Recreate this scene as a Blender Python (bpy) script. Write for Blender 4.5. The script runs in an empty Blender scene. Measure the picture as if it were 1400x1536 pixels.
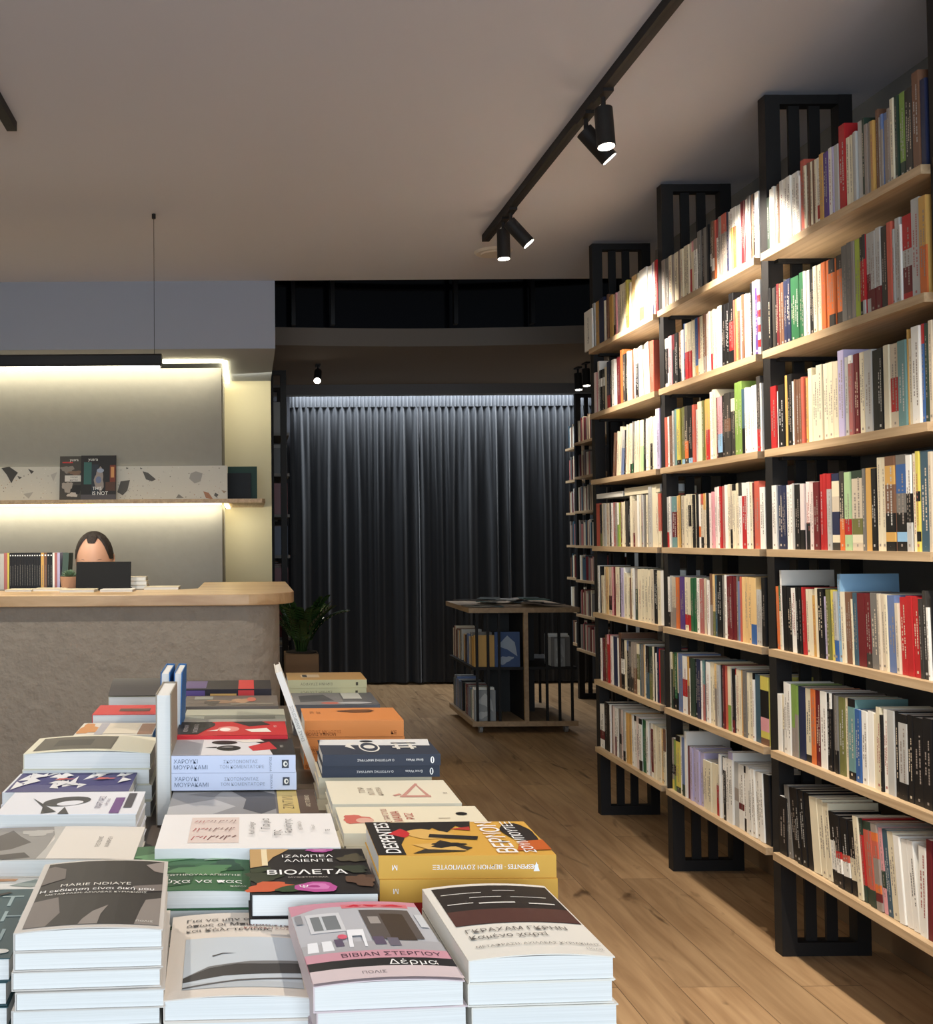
import bpy, bmesh, math, random
from mathutils import Vector, Matrix
random.seed(7)
S = bpy.context.scene
COL = S.collection
# ------------------------------------------------------------------ camera
YAW, PIT, ROLL, FPX, PX, PY, EYE = .0031, .0274, -.007, 1526.14, 377.2, 768., 1.4
_r = Vector((math.cos(YAW), -math.sin(YAW), 0))
_f = Vector((math.sin(YAW)*math.cos(PIT), math.cos(YAW)*math.cos(PIT), math.sin(PIT)))
_u = Vector((-math.sin(PIT)*math.sin(YAW), -math.sin(PIT)*math.cos(YAW), math.cos(PIT)))
cr, sr = math.cos(ROLL), math.sin(ROLL)
RIGHT = _r*cr + _u*sr
UP = _u*cr - _r*sr
cam = bpy.data.cameras.new('camera'); cam_ob = bpy.data.objects.new('camera', cam); COL.objects.link(cam_ob)
cam_ob.matrix_world = Matrix(((RIGHT.x, UP.x, -_f.x, 0), (RIGHT.y, UP.y, -_f.y, 0), (RIGHT.z, UP.z, -_f.z, EYE), (0, 0, 0, 1)))
cam.sensor_width = 36; cam.lens = FPX/1536*36
cam.shift_x = (700-PX)/1536; cam.clip_start = .05
S.camera = cam_ob

def proj(p):
    d = Vector(p)-Vector((0, 0, EYE)); w = d.dot(_f)
    return PX+FPX*d.dot(RIGHT)/w, PY-FPX*d.dot(UP)/w
def at(u, v, **k):
    """point on the plane X=, Y= or Z= that the photograph shows at pixel u, v"""
    d = _f + RIGHT*((u-PX)/FPX) - UP*((v-PY)/FPX); o = Vector((0, 0, EYE))
    (ax, val), = k.items(); i = 'XYZ'.index(ax)
    return o + d*((val-o[i])/d[i])

# ------------------------------------------------------------------ render look
S.view_settings.view_transform = 'Standard'; S.view_settings.look = 'None'
S.view_settings.gamma = 1; S.view_settings.exposure = .45
S.view_settings.use_curve_mapping = False
W = bpy.data.worlds.new('world'); S.world = W; W.use_nodes = True
W.node_tree.nodes['Background'].inputs[0].default_value = (.55, .62, .72, 1)
W.node_tree.nodes['Background'].inputs[1].default_value = .05

def lamp(kind, name, loc, energy, color, target=None, parent=None, **k):
    l = bpy.data.lights.new(name, kind); l.energy = energy; l.color = color
    for a, b in k.items(): setattr(l, a, b)
    o = bpy.data.objects.new(name, l); COL.objects.link(o)
    if target is not None:
        q = (Vector(target)-Vector(loc)).to_track_quat('-Z', 'Y').to_matrix().to_4x4()
        q.translation = Vector(loc); o.matrix_world = q
    else: o.location = loc
    if parent: o.parent = parent
    return o
# daylight through the shop window behind the photographer
lamp('AREA', 'window_daylight', (-.1, -2.3, 1.75), 112, (.74, .87, 1.0), (-.1, 3, 1.2), shape='RECTANGLE', size=3.2, size_y=1.9)
WARM = (1, .80, .58); NEUT = (1, .90, .78)
def led(name, loc, target, sx, sy, e, col):
    return lamp('AREA', name, loc, e, col, target, shape='RECTANGLE', size=sx, size_y=sy)
LEDC = (1, .93, .70)
led('niche_strip_light', (-1.6, 6.25, 2.505), (-1.6, 6.62, 1.4), 2.9, .05, 9, LEDC)
led('niche_side_light', (-.09, 6.8, 2.49), (.02, 7.15, 2.0), .6, .04, 2.2, LEDC)
led('shelf_strip_light', (-1.6, 6.26, 1.612), (-1.6, 6.5, .9), 2.9, .04, 6.0, LEDC)
led('shelf_side_light', (-.03, 6.9, 1.61), (.0, 7.15, 1.2), .14, .14, .8, LEDC)
led('curtain_cove_light', (1.87, 9.735, 2.87), (1.87, 9.80, 2.2), 2.9, .04, 42, (.86, .93, 1.0))

# ------------------------------------------------------------------ materials
def lin(c):
    return tuple(((x/255)/12.92 if x/255 <= .04045 else ((x/255+.055)/1.055)**2.4) for x in c)
MATS = {}
def mat(name, rgb, rough=.6, metal=0, spec=.5, bump=0, bscale=40, var=0, emit=0, obvar=0, alpha=1):
    if name in MATS: return MATS[name]
    m = bpy.data.materials.new(name); MATS[name] = m; m.use_nodes = True
    nt = m.node_tree; b = nt.nodes['Principled BSDF']; L = nt.links.new
    c = lin(rgb)+(1,)
    b.inputs['Base Color'].default_value = c; b.inputs['Roughness'].default_value = rough
    b.inputs['Metallic'].default_value = metal; b.inputs['Specular IOR Level'].default_value = spec
    if emit:
        b.inputs['Emission Color'].default_value = c; b.inputs['Emission Strength'].default_value = emit
    tc = nt.nodes.new('ShaderNodeTexCoord')
    src = None
    if var or bump:
        n = nt.nodes.new('ShaderNodeTexNoise'); n.inputs['Scale'].default_value = bscale; n.inputs['Detail'].default_value = 6
        L(tc.outputs['Object'], n.inputs['Vector'])
    if var:
        mx = nt.nodes.new('ShaderNodeMix'); mx.data_type = 'RGBA'
        mx.inputs['A'].default_value = tuple(x*(1-var) for x in c[:3])+(1,); mx.inputs['B'].default_value = tuple(min(1, x*(1+var)) for x in c[:3])+(1,)
        L(n.outputs['Fac'], mx.inputs['Factor']); src = mx.outputs['Result']; L(src, b.inputs['Base Color'])
    if obvar:
        oi = nt.nodes.new('ShaderNodeObjectInfo'); hs = nt.nodes.new('ShaderNodeHueSaturation')
        mr = nt.nodes.new('ShaderNodeMapRange'); mr.inputs['To Min'].default_value = 1-obvar; mr.inputs['To Max'].default_value = 1+obvar
        L(oi.outputs['Random'], mr.inputs['Value']); L(mr.outputs['Result'], hs.inputs['Value'])
        hs.inputs['Color'].default_value = c
        if src: L(src, hs.inputs['Color'])
        L(hs.outputs['Color'], b.inputs['Base Color'])
    if bump:
        bp = nt.nodes.new('ShaderNodeBump'); bp.inputs['Strength'].default_value = bump; bp.inputs['Distance'].default_value = .01 if bump < .9 else .018
        L(n.outputs['Fac'], bp.inputs['Height']); L(bp.outputs['Normal'], b.inputs['Normal'])
    return m

def wood(name, c1, c2, rough=.5, scale=(3, 40, 40), planks=False):
    m = bpy.data.materials.new(name); MATS[name] = m; m.use_nodes = True
    nt = m.node_tree; b = nt.nodes['Principled BSDF']; L = nt.links.new; N = nt.nodes.new
    tc = N('ShaderNodeTexCoord'); mp = N('ShaderNodeMapping'); mp.inputs['Scale'].default_value = scale
    L(tc.outputs['Object'], mp.inputs['Vector'])
    n = N('ShaderNodeTexNoise'); n.inputs['Scale'].default_value = 1; n.inputs['Detail'].default_value = 8; n.inputs['Distortion'].default_value = .6
    cr_ = N('ShaderNodeValToRGB'); cr_.color_ramp.elements[0].color = lin(c1)+(1,); cr_.color_ramp.elements[1].color = lin(c2)+(1,)
    cr_.color_ramp.elements[0].position = .3; cr_.color_ramp.elements[1].position = .7
    L(n.outputs['Fac'], cr_.inputs['Fac']); out = cr_.outputs['Color']
    if planks:
        # planks run away from the camera (Y): swap axes for the brick pattern
        sx = N('ShaderNodeSeparateXYZ'); cx = N('ShaderNodeCombineXYZ')
        L(tc.outputs['Object'], sx.inputs[0]); L(sx.outputs['Y'], cx.inputs['X']); L(sx.outputs['X'], cx.inputs['Y'])
        br = N('ShaderNodeTexBrick'); br.inputs['Scale'].default_value = 1; br.inputs['Brick Width'].default_value = 1.6; br.inputs['Row Height'].default_value = .19
        br.inputs['Mortar Size'].default_value = .0012; br.offset = .37
        br.inputs['Color1'].default_value = (.0, .0, .0, 1); br.inputs['Color2'].default_value = (1, 1, 1, 1); br.inputs['Mortar'].default_value = (.5, .5, .5, 1)
        L(cx.outputs[0], br.inputs['Vector'])
        ad = N('ShaderNodeVectorMath'); ad.operation = 'ADD'
        sc = N('ShaderNodeVectorMath'); sc.operation = 'SCALE'; sc.inputs['Scale'].default_value = 13
        L(br.outputs['Color'], sc.inputs[0]); L(mp.outputs[0], ad.inputs[0]); L(sc.outputs[0], ad.inputs[1]); L(ad.outputs[0], n.inputs['Vector'])
        hs = N('ShaderNodeHueSaturation'); mr = N('ShaderNodeMapRange'); mr.inputs['To Min'].default_value = .86; mr.inputs['To Max'].default_value = 1.1
        L(br.outputs['Color'], mr.inputs['Value']); L(mr.outputs[0], hs.inputs['Value']); L(out, hs.inputs['Color'])
        # knots
        mk = N('ShaderNodeMapping'); mk.inputs['Scale'].default_value = (3.2, 1.1, 1); L(tc.outputs['Object'], mk.inputs['Vector'])
        kn = N('ShaderNodeTexNoise'); kn.inputs['Scale'].default_value = 2.4; kn.inputs['Detail'].default_value = 3; kn.inputs['Distortion'].default_value = 1.4; L(mk.outputs[0], kn.inputs['Vector'])
        kr = N('ShaderNodeMapRange'); kr.inputs['From Min'].default_value = .62; kr.inputs['From Max'].default_value = .76; L(kn.outputs['Fac'], kr.inputs['Value'])
        mx = N('ShaderNodeMix'); mx.data_type = 'RGBA'; mx.inputs['B'].default_value = lin((96, 70, 44))+(1,)
        L(kr.outputs[0], mx.inputs['Factor']); L(hs.outputs['Color'], mx.inputs['A'])
        mm = N('ShaderNodeMix'); mm.data_type = 'RGBA'; mm.inputs['B'].default_value = lin((84, 62, 42))+(1,)
        L(br.outputs['Fac'], mm.inputs['Factor']); L(mx.outputs['Result'], mm.inputs['A']); out = mm.outputs['Result']
    else:
        L(mp.outputs[0], n.inputs['Vector'])
    L(out, b.inputs['Base Color']); b.inputs['Roughness'].default_value = rough
    bp = N('ShaderNodeBump'); bp.inputs['Strength'].default_value = .12; bp.inputs['Distance'].default_value = .004
    L(n.outputs['Fac'], bp.inputs['Height']); L(bp.outputs['Normal'], b.inputs['Normal'])
    return m

def pages_mat():
    m = bpy.data.materials.new('page_block'); MATS['pages'] = m; m.use_nodes = True
    nt = m.node_tree; b = nt.nodes['Principled BSDF']; L = nt.links.new; N = nt.nodes.new
    tc = N('ShaderNodeTexCoord'); mp = N('ShaderNodeMapping'); mp.inputs['Scale'].default_value = (3, 3, 1400); L(tc.outputs['Object'], mp.inputs[0])
    n = N('ShaderNodeTexNoise'); n.inputs['Scale'].default_value = 1; n.inputs['Detail'].default_value = 2; L(mp.outputs[0], n.inputs['Vector'])
    mx = N('ShaderNodeMix'); mx.data_type = 'RGBA'; mx.inputs['A'].default_value = lin((205, 203, 196))+(1,); mx.inputs['B'].default_value = lin((243, 242, 238))+(1,)
    L(n.outputs['Fac'], mx.inputs['Factor']); L(mx.outputs['Result'], b.inputs['Base Color']); b.inputs['Roughness'].default_value = .8
    return m
pages_mat()

PAL = dict(w=(236, 232, 222), c=(226, 214, 184), i=(205, 190, 166), e=(228, 210, 202), s=(184, 182, 176), g=(118, 114, 108), d=(58, 54, 50), k=(24, 23, 24),
           r=(178, 40, 42), m=(104, 32, 36), o=(212, 112, 58), a=(194, 94, 76), y=(210, 194, 92), n=(38, 44, 72), b=(58, 96, 152), l=(142, 182, 212),
           u=(104, 122, 162), G=(44, 98, 62), D=(46, 62, 50), L=(176, 192, 78), q=(172, 200, 148), Q=(128, 156, 76), t=(108, 144, 142), S=(62, 88, 102), p=(86, 62, 124),
           v=(186, 176, 206), P=(222, 156, 160), B=(118, 84, 64), T=(206, 160, 88), O=(110, 110, 62), h=(172, 104, 98), C=(224, 188, 130), W=(248, 246, 242), K=(150, 138, 128))
NAMES = dict(w='white', c='cream', i='beige', e='pale pink', s='silver grey', g='grey', d='charcoal', k='black', r='red', m='maroon', o='orange', a='coral red', y='yellow',
             n='navy', b='blue', l='sky blue', u='slate blue', G='green', D='dark green', L='lime green', q='mint green', Q='leaf green', t='turquoise', S='dark teal', p='purple', v='lavender',
             P='pink', B='brown', T='mustard', O='olive', h='dusty rose', C='apricot', W='bright white', K='taupe')
def pm(c): return mat('print_'+NAMES[c].replace(' ', '_'), PAL[c], .42, obvar=.06, spec=.4)

BLACK = mat('black_lacquered_metal', (30, 28, 27), .6, spec=.3, bump=.05, bscale=200)
WOODS = wood('pale_oak_laminate', (176, 146, 110), (206, 178, 140), .5, (60, 2.5, 60))
WOODT = wood('solid_beech_worktop', (178, 140, 98), (214, 182, 140), .35, (3, 14, 14))
WALLG = mat('grey_plaster_wall', (128, 126, 122), .85, bump=.08, bscale=60, var=.03)
CEIL = mat('matt_grey_ceiling', (198, 201, 212), .9, bump=.03, bscale=90)
FLOOR = wood('oak_floor_boards', (156, 122, 86), (190, 156, 116), .42, (26, 2.2, 2), planks=True)
CONC = mat('rough_grey_microcement', (160, 150, 136), .85, bump=1.0, bscale=19, var=.16)
PANEL = mat('grey_stucco_panel', (140, 137, 130), .7, bump=.10, bscale=18, var=.06)
COLM = mat('cream_painted_wall', (196, 188, 160), .8, bump=.05, bscale=40)
GLOW = mat('warm_led_strip', (255, 240, 190), emit=7)
GLOWC = mat('cool_led_strip', (225, 238, 255), emit=6)

# ------------------------------------------------------------------ mesh helpers
class MB:
    def __init__(s): s.v = []; s.f = []; s.m = []; s.mats = []
    def mi(s, m):
        if m not in s.mats: s.mats.append(m)
        return s.mats.index(m)
    def face(s, pts, m):
        n = len(s.v); s.v += [tuple(p) for p in pts]; s.f.append(list(range(n, n+len(pts)))); s.m.append(s.mi(m))
    def box(s, a, b, m, tf=None):
        x0, y0, z0 = [min(p, q) for p, q in zip(a, b)]; x1, y1, z1 = [max(p, q) for p, q in zip(a, b)]
        P = [Vector(p) for p in ((x0, y0, z0), (x1, y0, z0), (x1, y1, z0), (x0, y1, z0), (x0, y0, z1), (x1, y0, z1), (x1, y1, z1), (x0, y1, z1))]
        if tf: P = [tf @ p if isinstance(tf, Matrix) else tf(p) for p in P]
        n = len(s.v); s.v += [tuple(p) for p in P]; k = s.mi(m)
        for q in ((0, 3, 2, 1), (4, 5, 6, 7), (0, 1, 5, 4), (1, 2, 6, 5), (2, 3, 7, 6), (3, 0, 4, 7)):
            s.f.append([n+i for i in q]); s.m.append(k)
    def prism(s, poly, z0, z1, m, axis='Z'):
        mp = {'Z': lambda a, b, c: (a, b, c), 'Y': lambda a, b, c: (a, c, b), 'X': lambda a, b, c: (c, a, b)}[axis]
        n = len(s.v); N = len(poly); k = s.mi(m)
        s.v += [mp(a, b, z0) for a, b in poly]+[mp(a, b, z1) for a, b in poly]
        s.f.append(list(range(n+N-1, n-1, -1))); s.m.append(k); s.f.append(list(range(n+N, n+2*N))); s.m.append(k)
        for i in range(N):
            j = (i+1) % N; s.f.append([n+i, n+j, n+N+j, n+N+i]); s.m.append(k)
    def tube(s, a, b, r0, r1, m, seg=24, cap=True):
        a = Vector(a); b = Vector(b); d = (b-a).normalized(); x = d.orthogonal().normalized(); y = d.cross(x)
        n = len(s.v); k = s.mi(m)
        for c, r in ((a, r0), (b, r1)):
            for i in range(seg):
                t = 2*math.pi*i/seg; s.v.append(tuple(c+x*(math.cos(t)*r)+y*(math.sin(t)*r)))
        for i in range(seg):
            j = (i+1) % seg; s.f.append([n+i, n+j, n+seg+j, n+seg+i]); s.m.append(k)
        if cap:
            s.f.append([n+i for i in range(seg-1, -1, -1)]); s.m.append(k); s.f.append([n+seg+i for i in range(seg)]); s.m.append(k)
    def grid(s, fn, nu, nv, m):
        n = len(s.v); k = s.mi(m)
        for i in range(nu+1):
            for j in range(nv+1): s.v.append(tuple(fn(i/nu, j/nv)))
        for i in range(nu):
            for j in range(nv):
                q = n+i*(nv+1)+j; s.f.append([q, q+nv+1, q+nv+2, q+1]); s.m.append(k)
    def add_mesh(s, me, tf, m):
        n = len(s.v); k = s.mi(m); s.v += [tuple(tf(v.co)) for v in me.vertices]
        for p in me.polygons: s.f.append([n+i for i in p.vertices]); s.m.append(k)
    def mesh(s, name, smooth=False):
        me = bpy.data.meshes.new(name); me.from_pydata(s.v, [], s.f)
        for m in s.mats: me.materials.append(m)
        me.polygons.foreach_set('material_index', s.m)
        if smooth: me.polygons.foreach_set('use_smooth', [True]*len(s.f))
        me.update(); return me
    def build(s, name, parent=None, smooth=False, bevel=0, loc=None, label=None, fix=False):
        me = s.mesh(name, smooth)
        if fix:
            bm = bmesh.new(); bm.from_mesh(me); bmesh.ops.remove_doubles(bm, verts=bm.verts, dist=1e-5); bmesh.ops.recalc_face_normals(bm, faces=bm.faces); bm.to_mesh(me); bm.free()
        o = bpy.data.objects.new(name, me); COL.objects.link(o)
        if parent: o.parent = parent
        if loc is not None: o.location = loc
        if bevel:
            b = o.modifiers.new('bevel', 'BEVEL'); b.width = bevel; b.segments = 2; b.limit_method = 'ANGLE'
        if label: o['label'] = label
        return o
def thing(name, label, cat, loc=(0, 0, 0), group=None, rz=0):
    o = bpy.data.objects.new(name, None); COL.objects.link(o); o.location = loc; o.rotation_euler.z = rz; o.empty_display_size = .05
    return tag(o, label, cat, group)
def tag(o, label, cat, group=None, kind=None):
    if label: o['label'] = label
    if cat: o['category'] = cat
    if group: o['group'] = group
    if kind: o['kind'] = kind
    return o
def struct(o): o['kind'] = 'structure'; return o
def box_struct(name, a, b, m, bevel=0):
    mb = MB(); mb.box(a, b, m); return struct(mb.build(name, bevel=bevel))
_tc = {}
def text_mesh(s):
    if s not in _tc:
        c = bpy.data.curves.new('lettering', 'FONT'); c.body = s.lstrip('*'); c.offset = .010 if s[0] == '*' else 0; c.size = 1; c.align_x = 'LEFT'; c.resolution_u = 3
        o = bpy.data.objects.new('lettering', c); me = bpy.data.meshes.new_from_object(o)
        xs = [v.co.x for v in me.vertices] or [0, 1]; ys = [v.co.y for v in me.vertices] or [0, 1]
        _tc[s] = (me, min(xs), max(xs), min(ys), max(ys)); bpy.data.objects.remove(o)
    return _tc[s]

# ------------------------------------------------------------------ room shell
CZ = 2.92           # main ceiling
box_struct('floor', (-4.2, -3.2, -.1), (4.6, 10.6, 0), FLOOR)
box_struct('ceiling', (-4.2, -3.2, CZ), (3.9, 5.93, CZ+.12), CEIL)
box_struct('wall_right', (2.17, -3.2, 0), (2.3, 5.35, CZ), WALLG)
box_struct('wall_left', (-4.3, -3.2, 0), (-4.2, 7.2, CZ), WALLG)
box_struct('wall_front', (-4.2, -3.3, 0), (4.6, -3.2, CZ), WALLG)
mb = MB(); mb.box((2.15, -3.2, 0), (2.17, 5.35, .11), mat('oak_skirting', (128, 104, 78), .5)); struct(mb.build('baseboard_right'))
# lowered soffit over the counter, grey panel, cream pier
SOF = mat('cool_grey_soffit_paint', (150, 156, 168), .85, bump=.03, bscale=60)
mb = MB(); mb.box((-4.2, 5.93, 2.52), (.165, 7.3, 3.9), SOF); struct(mb.build('ceiling_soffit'))
box_struct('wall_counter_panel', (-4.2, 6.33, 0), (-.162, 7.15, 2.475), PANEL)
box_struct('wall_counter', (-4.2, 7.15, 0), (.165, 7.3, 2.52), COLM)
mb = MB()
mb.box((-4.2, 6.27, 2.505), (-.150, 6.325, 2.519), GLOW); mb.box((-.155, 6.325, 2.505), (-.125, 7.14, 2.519), GLOW)
struct(mb.build('trim_niche_light'))
# back room
box_struct('wall_back', (-4.2, 10.2, 0), (3.9, 10.3, 3.2), mat('dark_back_wall', (60, 60, 64), .9))
box_struct('wall_back_left', (-.1, 7.3, 0), (0, 10.2, 2.85), WALLG)
box_struct('wall_back_right', (3.62, 5.3, 0), (3.72, 10.2, 3.9), WALLG)
box_struct('wall_back_side', (2.3, 5.25, 0), (3.62, 5.35, CZ), WALLG)
def fasc(u): return 7.52+.11*math.sin(math.pi*min(1, max(0, u*1.3)))
mb = MB(); n = 28; P_ = [(0+3.62*i/n, fasc(i/n)) for i in range(n+1)]
mb.prism([(x, y) for x, y in P_]+[(3.62, 9.5), (0, 9.5)], 2.85, 2.985, mat('back_ceiling_paint', (128, 118, 108), .9, bump=.03, bscale=60))
struct(mb.build('ceiling_back_room'))
box_struct('trim_curtain_beam', (0, 9.5, 2.755), (3.62, 9.62, 2.985), mat('beam_paint', (112, 110, 110), .85))
box_struct('ceiling_cove', (0, 9.62, 2.93), (3.62, 10.2, 2.985), mat('beam_paint', (112, 110, 110)))
mb = MB(); mb.box((.4, 9.64, 2.90), (3.4, 9.67, 2.928), GLOWC); struct(mb.build('trim_curtain_light'))
# black glazing of the upper level, set back over the concave slab edge
GLASS = mat('black_glazing', (9, 11, 17), .12, spec=.6)
mb = MB()
for i in range(n):
    x0, y0 = P_[i]; x1, y1 = P_[i+1]
    for m_, a, b in ((GLASS, .03, .07),):
        v = [(x0, y0+a), (x1, y1+a), (x1, y1+b), (x0, y0+b)]; mb.prism(v, 2.985, 3.9, m_)
FR = mat('black_window_frame', (16, 16, 18), .5)
struct(mb.build('window_1', fix=True))
mb = MB()
mb.box((.165, 7.44, 3.33), (3.6, 7.50, 3.37), FR)
for x in (.33, .62, 1.53, 2.1, 2.75): mb.box((x, 7.46, 2.985), (x+.03, 7.52, 3.9), FR)
struct(mb.build('trim_glazing_frame'))
box_struct('ceiling_upper', (-4.2, 5.93, 3.9), (3.9, 10.3, 4.0), mat('dark_upper_ceiling', (30, 30, 32), .9))
box_struct('wall_upper_left', (.14, 5.93, CZ), (.165, 7.4, 3.9), FR)

# ------------------------------------------------------------------ curtain
CUR = bpy.data.materials.new('charcoal_blue_curtain_cloth'); CUR.use_nodes = True
_b = CUR.node_tree.nodes['Principled BSDF']; _b.inputs['Base Color'].default_value = lin((35, 38, 43))+(1,); _b.inputs['Roughness'].default_value = .9
_b.inputs['Sheen Weight'].default_value = .3
_n = CUR.node_tree.nodes.new('ShaderNodeTexNoise'); _n.inputs['Scale'].default_value = 400
_bp = CUR.node_tree.nodes.new('ShaderNodeBump'); _bp.inputs['Strength'].default_value = .2; _bp.inputs['Distance'].default_value = .002
CUR.node_tree.links.new(_n.outputs['Fac'], _bp.inputs['Height']); CUR.node_tree.links.new(_bp.outputs['Normal'], _b.inputs['Normal'])
def curtain(x0, x1, label, ph):
    t = thing('curtain', label, 'curtain', ((x0+x1)/2, 9.83, .02), 'curtain panels across the back room')
    Wd = x1-x0; nf = int(Wd/.17)
    rnd = random.Random(ph); amp = [rnd.uniform(.5, 1.25) for _ in range(nf*2+4)]; shf = [rnd.uniform(-.3, .3) for _ in range(nf*2+4)]
    def fn(u, v):
        k = min(1, (1-v)*2.6)          # pleats open towards the floor
        q = u*nf; i = int(q*2)
        big = math.sin(2*math.pi*(q+.25*math.sin(q*1.7+ph)+shf[i//2]*.0))*.055*(.65+.45*math.sin(q*.9+ph))
        fine = math.sin(2*math.pi*q*2.7+ph+.8*math.sin(q*1.3))*.013
        y = big*k*1.1+fine*(1.2-.7*k)
        return (-Wd/2+u*Wd+.012*math.sin(q*2.1)*k, y, v*2.66)
    mb = MB(); mb.grid(fn, nf*22, 26, CUR); mb.build('drape', t, smooth=True)
    mb = MB(); mb.grid(lambda u, v: (-Wd/2+u*Wd, -.010+.008*math.sin(2*math.pi*u*nf*5), 2.66+v*.11), nf*40, 2, CUR); mb.build('pleated_header', t, smooth=True)
curtain(.41, 1.66, 'dark blue-grey floor-length curtain panel on the plant side', 1)
curtain(1.665, 3.42, 'dark blue-grey floor-length curtain panel behind the wheeled display table', 4)

# ------------------------------------------------------------------ bookcases
FX, FD, FT, FP, FY0, FH = 1.7705, .2985, .0475, .8711, 5.1653, 2.905
SX = 1.745
SZ = [.321, .660, .998, 1.332, 1.667, 2.001, 2.334]; ST = .0245
def ladder(x0, depth, y0, h, parent, name='ladder_frame'):
    mb = MB()
    mb.box((x0, y0, 0), (x0+depth*.17, y0+FT, h), BLACK); mb.box((x0+depth*.845, y0, 0), (x0+depth, y0+FT, h), BLACK)
    for f_ in (.30, .535):
        mb.box((x0+depth*f_, y0+FT/2-.006, .02), (x0+depth*(f_+.125), y0+FT/2+.006, h-.02), BLACK)
    mb.box((x0+.001, y0+.001, 0), (x0+depth-.001, y0+FT-.001, .045), BLACK); mb.box((x0+.001, y0+.001, h-.032), (x0+depth-.001, y0+FT-.001, h-.0002), BLACK)
    return mb.build(name, parent)
case = thing('bookcase', 'floor-to-ceiling bookcase of black ladder frames and pale oak boards along the right wall', 'bookcase', (0, 0, 0))
for i in range(5): ladder(FX, FD, FY0-i*FP, FH, case)
for i in range(4):
    y1 = FY0-i*FP; y0 = FY0-(i+1)*FP+FT
    for z in SZ:
        mb = MB(); mb.box((SX, y0, z), (FX-.0005, y1, z+ST), WOODS); mb.box((FX-.0005, y0+.001, z), (FX+FD-.01, y1-.001, z+ST), WOODS)
        mb.box((FX+.02, y1-.03, z-.012), (FX+.25, y1-.004, z-.0002), BLACK)
        mb.build('shelf_board', case)

# book builders -----------------------------------------------------
HT = {'': .212, '+': .234, '++': .262, '-': .19, '--': .17}
def book_mbs(T, H, D, code, bands, rnd, text=True):
    """standing book, spine at x=0 facing -X, thickness along Y 0..T, height Z 0..H. returns cover, pages, print"""
    cov = MB(); base = pm(code); e = min(.0016, T*.12)
    cuts = sorted({0., 1.} | {a for _, a, b in bands} | {b for _, a, b in bands})
    def cm(z):
        for c, a, b in reversed(bands):
            if a <= z < b: return pm(c)
        return base
    for a, b in zip(cuts, cuts[1:]):
        m = cm((a+b)/2); z0, z1 = a*H, b*H
        pr = [(e, 0), (0, min(e*1.5, T*.3)), (0, T-min(e*1.5, T*.3)), (e, T), (e+.0015, T), (e+.0015, 0)]
        k = cov.mi(m); n_ = len(cov.v); cov.v += [(x, y, z0) for x, y in pr]+[(x, y, z1) for x, y in pr]
        for i in range(6):
            j = (i+1) % 6; cov.f.append([n_+i, n_+6+i, n_+6+j, n_+j]); cov.m.append(k)
        if a == 0: cov.f.append([n_+i for i in range(6)]); cov.m.append(k)
        if b == 1: cov.f.append([n_+11-i for i in range(6)]); cov.m.append(k)
    cov.box((e+.0015, 0, 0), (D, .0007, H), base); cov.box((e+.0015, T-.0007, 0), (D, T, H), base)
    pg = MB(); pg.box((e+.0016, .0008, .0006), (D-.001, T-.0008, H-.0012), MATS['pages'])
    pr_ = None
    if text and T > .008 and rnd.random() < .8:
        pr_ = MB(); dark = code in 'wcieslyqvPTCLaoW'
        m = pm(rnd.choice('KKgKh')) if dark else pm(rnd.choice('sKKi'))
        lines = 1 if T < .02 else 2; z = H*rnd.uniform(.18, .3); zt = H*rnd.uniform(.72, .93)
        for q in range(lines):
            yc = T*(.5 if lines == 1 else (.33, .67)[q]); hw = T*.085*(1 if lines == 1 else .8); zz = z+(H*.1 if q else 0); te = zt if q == 0 else zt*.8
            while zz < te:
                l = rnd.uniform(.0025, .006)*1.3
                pr_.face([(-.0004, yc+hw, zz), (-.0004, yc-hw, zz), (-.0004, yc-hw, zz+l), (-.0004, yc+hw, zz+l)], m)
                zz += l+(.0016 if rnd.random() < .8 else .007)
        s_ = min(T*.22, .0035) if rnd.random() < .6 else .0006; yc = T/2
        pr_.face([(-.0004, yc+s_, H*.05), (-.0004, yc-s_, H*.05), (-.0004, yc-s_, H*.05+2*s_), (-.0004, yc+s_, H*.05+2*s_)], m)
    return cov, pg, pr_

def solve_y(px, x, z):
    lo, hi = 1.2, 8.
    for _ in range(40):
        md = (lo+hi)/2
        if proj((x, md, z))[0] > px: lo = md
        else: hi = md
    return (lo+hi)/2
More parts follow.
